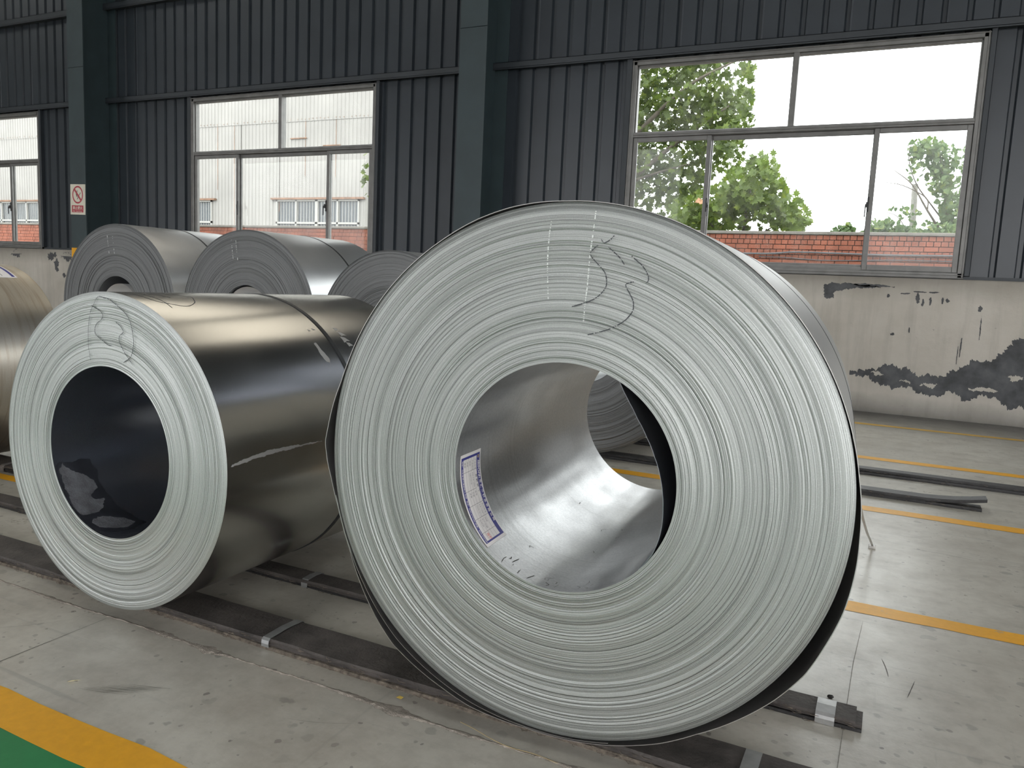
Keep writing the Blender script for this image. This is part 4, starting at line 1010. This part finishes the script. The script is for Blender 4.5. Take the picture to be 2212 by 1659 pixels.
m = MB(); m.box(SX0 + 32, SX1 + 32, .06, .12, 0, gz(13.5)); m.box(SX1 + 31.9, SX1 + 32, -.03, 12, 0, gz(13.5)); m.build('shed_wall', M['shed'], shed)
m = MB(); m.box(SX0 + 31, SX1 + 32.4, -.5, 12, gz(13.5), gz(13.7)); m.build('shed_roof', M['shed'], shed)
for a, b, npan in SW_:
    a_, b_ = a + 32, b + 32
    q = MB(); fw = .07
    q.box(a_, b_, -.06, .03, HZ1 + .12 - fw, HZ1 + .12); q.box(a_, b_, -.06, .03, HZ0 + .12, HZ0 + .12 + fw); q.box(a_, b_, -.06, .03, HZ0 + .42, HZ0 + .50)
    q.box(a_, a_ + fw, -.06, .03, HZ0 + .12, HZ1 + .12); q.box(b_ - fw, b_, -.06, .03, HZ0 + .12, HZ1 + .12)
    wf = q.build('shed_window', M['pale_frame'], shed)
    for i in range(1, npan):
        q = MB(); xx = a_ + (b_ - a_) * i / npan; q.box(xx - (.07 if i == 2 else .04), xx + (.07 if i == 2 else .04), -.06, .03, HZ0 + .12, HZ1 + .12); q.build('window_mullion', M['pale_frame'], wf)
    for i in range(npan):
        q = MB(); w0 = (b_ - a_) / npan; q.box(a_ + w0 * i, a_ + w0 * (i + 1), .035, .05, HZ0 + .12, HZ1 + .12); q.build('window_pane', M['shed_glass'], wf)
    q = MB(); nb = npan * 7
    for i in range(nb):
        xx = a_ + (b_ - a_) * (i + .5) / nb; q.tube([(xx, .0, HZ0 + .12), (xx, .0, HZ1 + .12)], .012, 5)
    q.build('security_bars', M['pale_frame'], wf)
    q = MB(); q.box(a_ - .25, b_ + .25, -.14, .0, HZ1 + .12, HZ1 + .20); q.build('rusty_hood', M['rust'], shed)
for x0_, x1_, z_ in ((-23.98, -23.1, 6.90), (-22.2, -21.3, 6.55)):
    q = MB(); q.box(gx(x0_) + 32, gx(x1_) + 32, -.07, -.03, gz(z_) + .12 - .02, gz(z_) + .12 + .02); q.build('rusty_bracket', M['rust'], shed)
q = MB(); rg = random.Random(8); x = SX0 + 32
while x < SX1 + 32:
    zz = gz(7.66) + .12 + rg.uniform(-.02, .02); q.box(x + .15, x + .175, -.065, -.045, zz, zz + .035); x += .2 if rg.random() < .7 else .4
q.build('roofing_screws', M['rust'], shed, kind='stuff')
for i in range(26):                # rust runs down the sheet
    xx = rg.uniform(gx(-44), gx(-18)) + 32; xx = SX0 + 32 + round((xx - SX0 - 32) / .2) * .2 + .16; z1 = rg.choice([gz(13.4), gz(7.6)]); z0 = z1 - rg.uniform(1.5, 5)
    q = MB(); q.box(xx - .012, xx + .012, -.0545 if z1 > gz(8) else -.0345, -.05 if z1 > gz(8) else -.03, z0 + .12, z1 + .12); q.build('rust_run', M['rust'], shed)

# ------------------------------------------------------------------ trees
def leaf_shape(lobes):
    pts = []
    if lobes == 5:
        for ang, rad in ((-90, .30), (-62, .46), (-35, .30), (0, .62), (22, .34), (45, .60), (66, .40), (90, .82), (114, .40), (135, .60), (158, .34), (180, .62), (215, .30), (242, .46)):
            pts.append((rad * math.cos(math.radians(ang)), rad * math.sin(math.radians(ang)) + .1))
    else:
        for ang, rad in ((-90, .35), (-45, .5), (0, .45), (45, .5), (90, .75), (135, .5), (180, .45), (225, .5)):
            pts.append((rad * math.cos(math.radians(ang)), rad * math.sin(math.radians(ang))))
    return np.array(pts)
def foliage(name, clusters, size, lobes, mat, parent, seed):
    g = np.random.default_rng(seed); shp = leaf_shape(lobes); k = len(shp); V = []; F = []; n0 = 0
    for (c, rad, num) in clusters:
        u = g.normal(size=(num, 3)); u /= np.linalg.norm(u, axis=1)[:, None]
        rr = g.random(num) ** (1 / 2.3); P = np.array(c) + u * rr[:, None] * np.array(rad)
        for p in P:
            s = size * g.uniform(.6, 1.25)
            nrm = g.normal(size=3) * np.array([.8, .8, .5]) + np.array([0, -.55, .45]); nrm /= np.linalg.norm(nrm)
            t = np.cross(nrm, g.normal(size=3)); t /= np.linalg.norm(t); b = np.cross(nrm, t)
            fold = (np.abs(shp[:, 0]) * g.uniform(-.25, .35))[:, None] * nrm
            V.append(p + (shp[:, :1] * t + shp[:, 1:] * b + fold) * s); F.append(tuple(range(n0, n0 + k))); n0 += k
    V = np.vstack(V)
    return mobj(name, V - np.array(parent.location), F, mat, parent, kind='stuff')
def leaf_parts(parent, centres, size, mat, seed, lobes=5):
    g = random.Random(seed); shp = leaf_shape(lobes)
    me = bpy.data.meshes.new('leaf'); V = [(0, 0, .02)] + [(a, b, .12 * abs(a)) for a, b in shp]; n = len(shp)
    me.from_pydata(V, [], [(0, 1 + i, 1 + (i + 1) % n) for i in range(n)]); me.materials.append(mat)
    for c in centres:
        o = bpy.data.objects.new('leaf', me); o.parent = parent; o.location = Vector(c) - Vector(parent.location)
        o.rotation_euler = (g.uniform(.6, 1.7), g.uniform(-.5, .5), g.uniform(-.6, .6)); s = size * g.uniform(.8, 1.25); o.scale = (s, s, s); COL.objects.link(o)
def tree(name, label, cat, loc, branches, clusters, size, lobes, mat, seed, group=None, edge=(), trunk_r=.14):
    root = empty(name, loc, label=label, cat=cat, group=group)
    L0 = Vector(loc)
    for i, (pts, r0, r1) in enumerate(branches):
        m = MB(); P = smoothpts(pts, 4); m.tube([Vector(p) - L0 for p in P], list(np.linspace(r0, r1, len(P))), 7); m.build('trunk' if i == 0 else 'branch', M['bark'], root, True)
    foliage('foliage', clusters, size, lobes, mat, root, seed)
    if edge: leaf_parts(root, edge, size * 1.15, mat, seed + 1, lobes)
    return root
YT = 17.35
def px2(x, z, y): return (x * K, y, gz(z))
# big plane tree
cl = []
for (x, z, rx, rz, nn) in [(-8.5, 6.0, 3.0, 2.2, 1900), (-6.0, 5.6, 1.6, 1.5, 1400), (-4.6, 5.7, 1.3, 1.1, 1150), (-3.95, 5.35, .75, .8, 420), (-5.4, 4.2, 1.4, 1.0, 1050), (-4.0, 4.55, .7, .55, 300), (-6.8, 3.6, 1.5, 1.2, 900), (-4.6, 3.4, .9, .8, 520), (-11.2, 5.2, 1.5, 1.3, 700), (-13.25, 3.95, .42, .62, 150), (-6.0, 7.4, 2.5, 1.2, 1200), (-4.4, 6.9, 1.2, .8, 420)]:
    cl.append(((gx(x) * 1.04, YT + 2.2, gz(z)), (rx, 1.15, rz), int(nn * .78)))
rg = random.Random(2)
edge = [px2(-3.4 + rg.uniform(-.25, .1), rg.uniform(4.9, 6.2), YT + 1.1) for _ in range(34)] + [px2(-3.7 + rg.uniform(-.4, .1), rg.uniform(4.3, 4.9), YT + 1.1) for _ in range(16)] + [px2(-13.7 + rg.uniform(-.2, .45), 3.35 + rg.random() * 1.25, YT + 1.0) for _ in range(26)]
t1 = tree('plane_tree', 'big leafy plane tree filling the left of the right window', 'tree', (gx(-8.0), YT + 2.4, -0.12),
     [([(gx(-8.0), YT + 2.4, -.12), (gx(-7.9), YT + 2.4, 2), (gx(-7.6), YT + 2.3, 4.2), (gx(-7.2), YT + 2.3, 7)], .22, .07),
      ([(gx(-7.8), YT + 2.3, 2.6), (gx(-6.3), YT + 1.7, 3.7), (gx(-5.0), YT + 1.7, 4.7), (gx(-3.9), YT + 1.6, 5.4)], .09, .02),
      ([(gx(-7.6), YT + 2.3, 3.6), (gx(-6.1), YT + 1.7, 4.9), (gx(-4.9), YT + 1.6, 5.9), (gx(-3.8), YT + 1.6, 6.4)], .08, .02),
      ([(gx(-7.8), YT + 2.3, 2.6), (gx(-9.5), YT + 1.8, 3.6), (gx(-11.4), YT + 1.7, 4.3), (gx(-12.5), YT + 1.6, 4.1)], .08, .015),
      ([(gx(-6.3), YT + 1.7, 3.7), (gx(-5.5), YT + 1.5, 3.9), (gx(-4.7), YT + 1.5, 4.1)], .04, .012)],
     cl, .16, 5, M['leaf_a'], 5, edge=edge)
# brighter young plane tree
cl = [((gx(x), YT + .2, gz(z)), (rx, .7, rz), nn) for (x, z, rx, rz, nn) in [(-3.0, 3.35, .75, .55, 520), (-3.5, 2.95, .8, .6, 450), (-2.45, 2.95, .55, .5, 280), (-2.1, 2.7, .38, .3, 130), (-4.2, 2.75, .6, .45, 260), (-2.75, 3.75, .35, .28, 70)]]
edge = [px2(-2.75 + rg.uniform(-.35, .25), 3.75 + rg.uniform(-.1, .28), YT - .2) for _ in range(18)] + [px2(-1.95 + rg.uniform(-.15, .2), 2.45 + rg.random() * .65, YT - .2) for _ in range(22)] + [px2(-3.0 + rg.uniform(-.5, .5), 3.3 + rg.uniform(-.3, .3), YT - .55) for _ in range(24)]
t2 = tree('young_plane_tree', 'bright green young plane tree just over the brick wall', 'tree', (gx(-3.2), YT + .3, -0.12),
     [([(gx(-3.2), YT + .3, -.12), (gx(-3.15), YT + .3, 1.8), (gx(-3.0), YT + .2, 3.6)], .07, .02), ([(gx(-3.18), YT + .3, 1.9), (gx(-2.7), YT + .2, 2.4), (gx(-2.0), YT + .1, 2.75)], .03, .008), ([(gx(-3.18), YT + .3, 1.9), (gx(-3.7), YT + .2, 2.5), (gx(-4.3), YT + .1, 2.85)], .03, .008)],
     cl, .15, 5, M['leaf_b'], 8, edge=edge)
leaf_parts(t2, [px2(-3.93, 3.02, YT - .62), px2(-3.86, 2.99, YT - .66)], .17, M['leaf_brown'], 4)
# vine-covered dead tree
YV = 18.4
cl = [((gx(x), YV, gz(z)), (rx, .45, rz), nn) for (x, z, rx, rz, nn) in [(.30, 4.25, .38, .26, 260), (.62, 4.05, .34, .34, 260), (.62, 3.65, .26, .36, 220), (.80, 3.35, .26, .34, 210), (.92, 3.0, .26, .36, 220), (.95, 2.65, .34, .28, 240), (.16, 3.95, .20, .36, 60), (1.0, 3.95, .22, .42, 70), (.05, 2.95, .35, .25, 45), (-.35, 2.78, .30, .14, 45), (.5, 2.6, .4, .22, 90)]]
tree('vine_covered_tree', 'bare tree overgrown with green vine at the right of the right window', 'tree', (gx(.85), YV, -0.12),
     [([(gx(.95), YV, -.12), (gx(.92), YV, 2.0), (gx(.75), YV, 3.4), (gx(.50), YV, 4.3)], .07, .02), ([(gx(.92), YV, 2.3), (gx(.45), YV - .2, 2.95), (gx(.12), YV - .3, 3.45), (gx(-.25), YV - .3, 3.75)], .03, .006), ([(gx(.45), YV - .2, 2.95), (gx(.40), YV - .2, 3.2), (gx(-.05), YV - .2, 3.45), (gx(-.4), YV - .2, 3.52)], .016, .005), ([(gx(.9), YV, 2.6), (gx(.5), YV, 3.1), (gx(.2), YV, 3.5), (gx(.02), YV, 3.95), (gx(.0), YV, 4.3)], .02, .005), ([(gx(.9), YV, 2.7), (gx(1.1), YV, 3.4), (gx(1.12), YV, 4.35)], .02, .006), ([(gx(.2), YV, 2.4), (gx(-.1), YV, 2.85), (gx(-.45), YV, 2.95)], .012, .004)],
     [(c_, r_x, int(n_ * .8)) for c_, r_x, n_ in cl], .092, 3, M['leaf_c'], 9)
tree('vine_bush', 'yellow green vine bush spilling over the brick wall beside the concrete pole', 'bush', (gx(-.2), YB + .75, -0.12),
     [([(gx(-.2), YB + .75, -.12), (gx(-.2), YB + .75, 1.2), (gx(-.2), YB + .7, 2.4)], .03, .01)],
     [((gx(x) * 1.03, YB + .72, gz(z) + .03), (rx, .35, rz), nn) for (x, z, rx, rz, nn) in [(-.25, 2.50, .42, .16, 260), (.10, 2.45, .35, .12, 140), (-.55, 2.44, .2, .08, 60), (.75, 2.48, .35, .16, 140)]], .085, 3, M['leaf_c'], 10)
tree('vine_bush', 'small green bush peeping over the brick wall left of the right stile', 'bush', (gx(-1.08), YB + .66, -0.12),
     [([(gx(-1.08), YB + .66, -.12), (gx(-1.08), YB + .66, 1.4), (gx(-1.08), YB + .66, 2.4)], .02, .008)],
     [((gx(-1.08), YB + .66, gz(2.49)), (.26, .3, .10), 130), ((gx(-.98), YB + .66, gz(2.53)), (.12, .2, .12), 60)], .08, 3, M['leaf_c'], 12)
m = MB(); m.tube([(gx(.27), 18.9, -.12), (gx(.24), 18.9, 2), (gx(.18), 18.9, gz(3.62))], [.075, .07, .06], 12); m.build('concrete_pole', M['pole'], smooth=True, label='short concrete pole behind the brick wall among the vines', cat='pole')
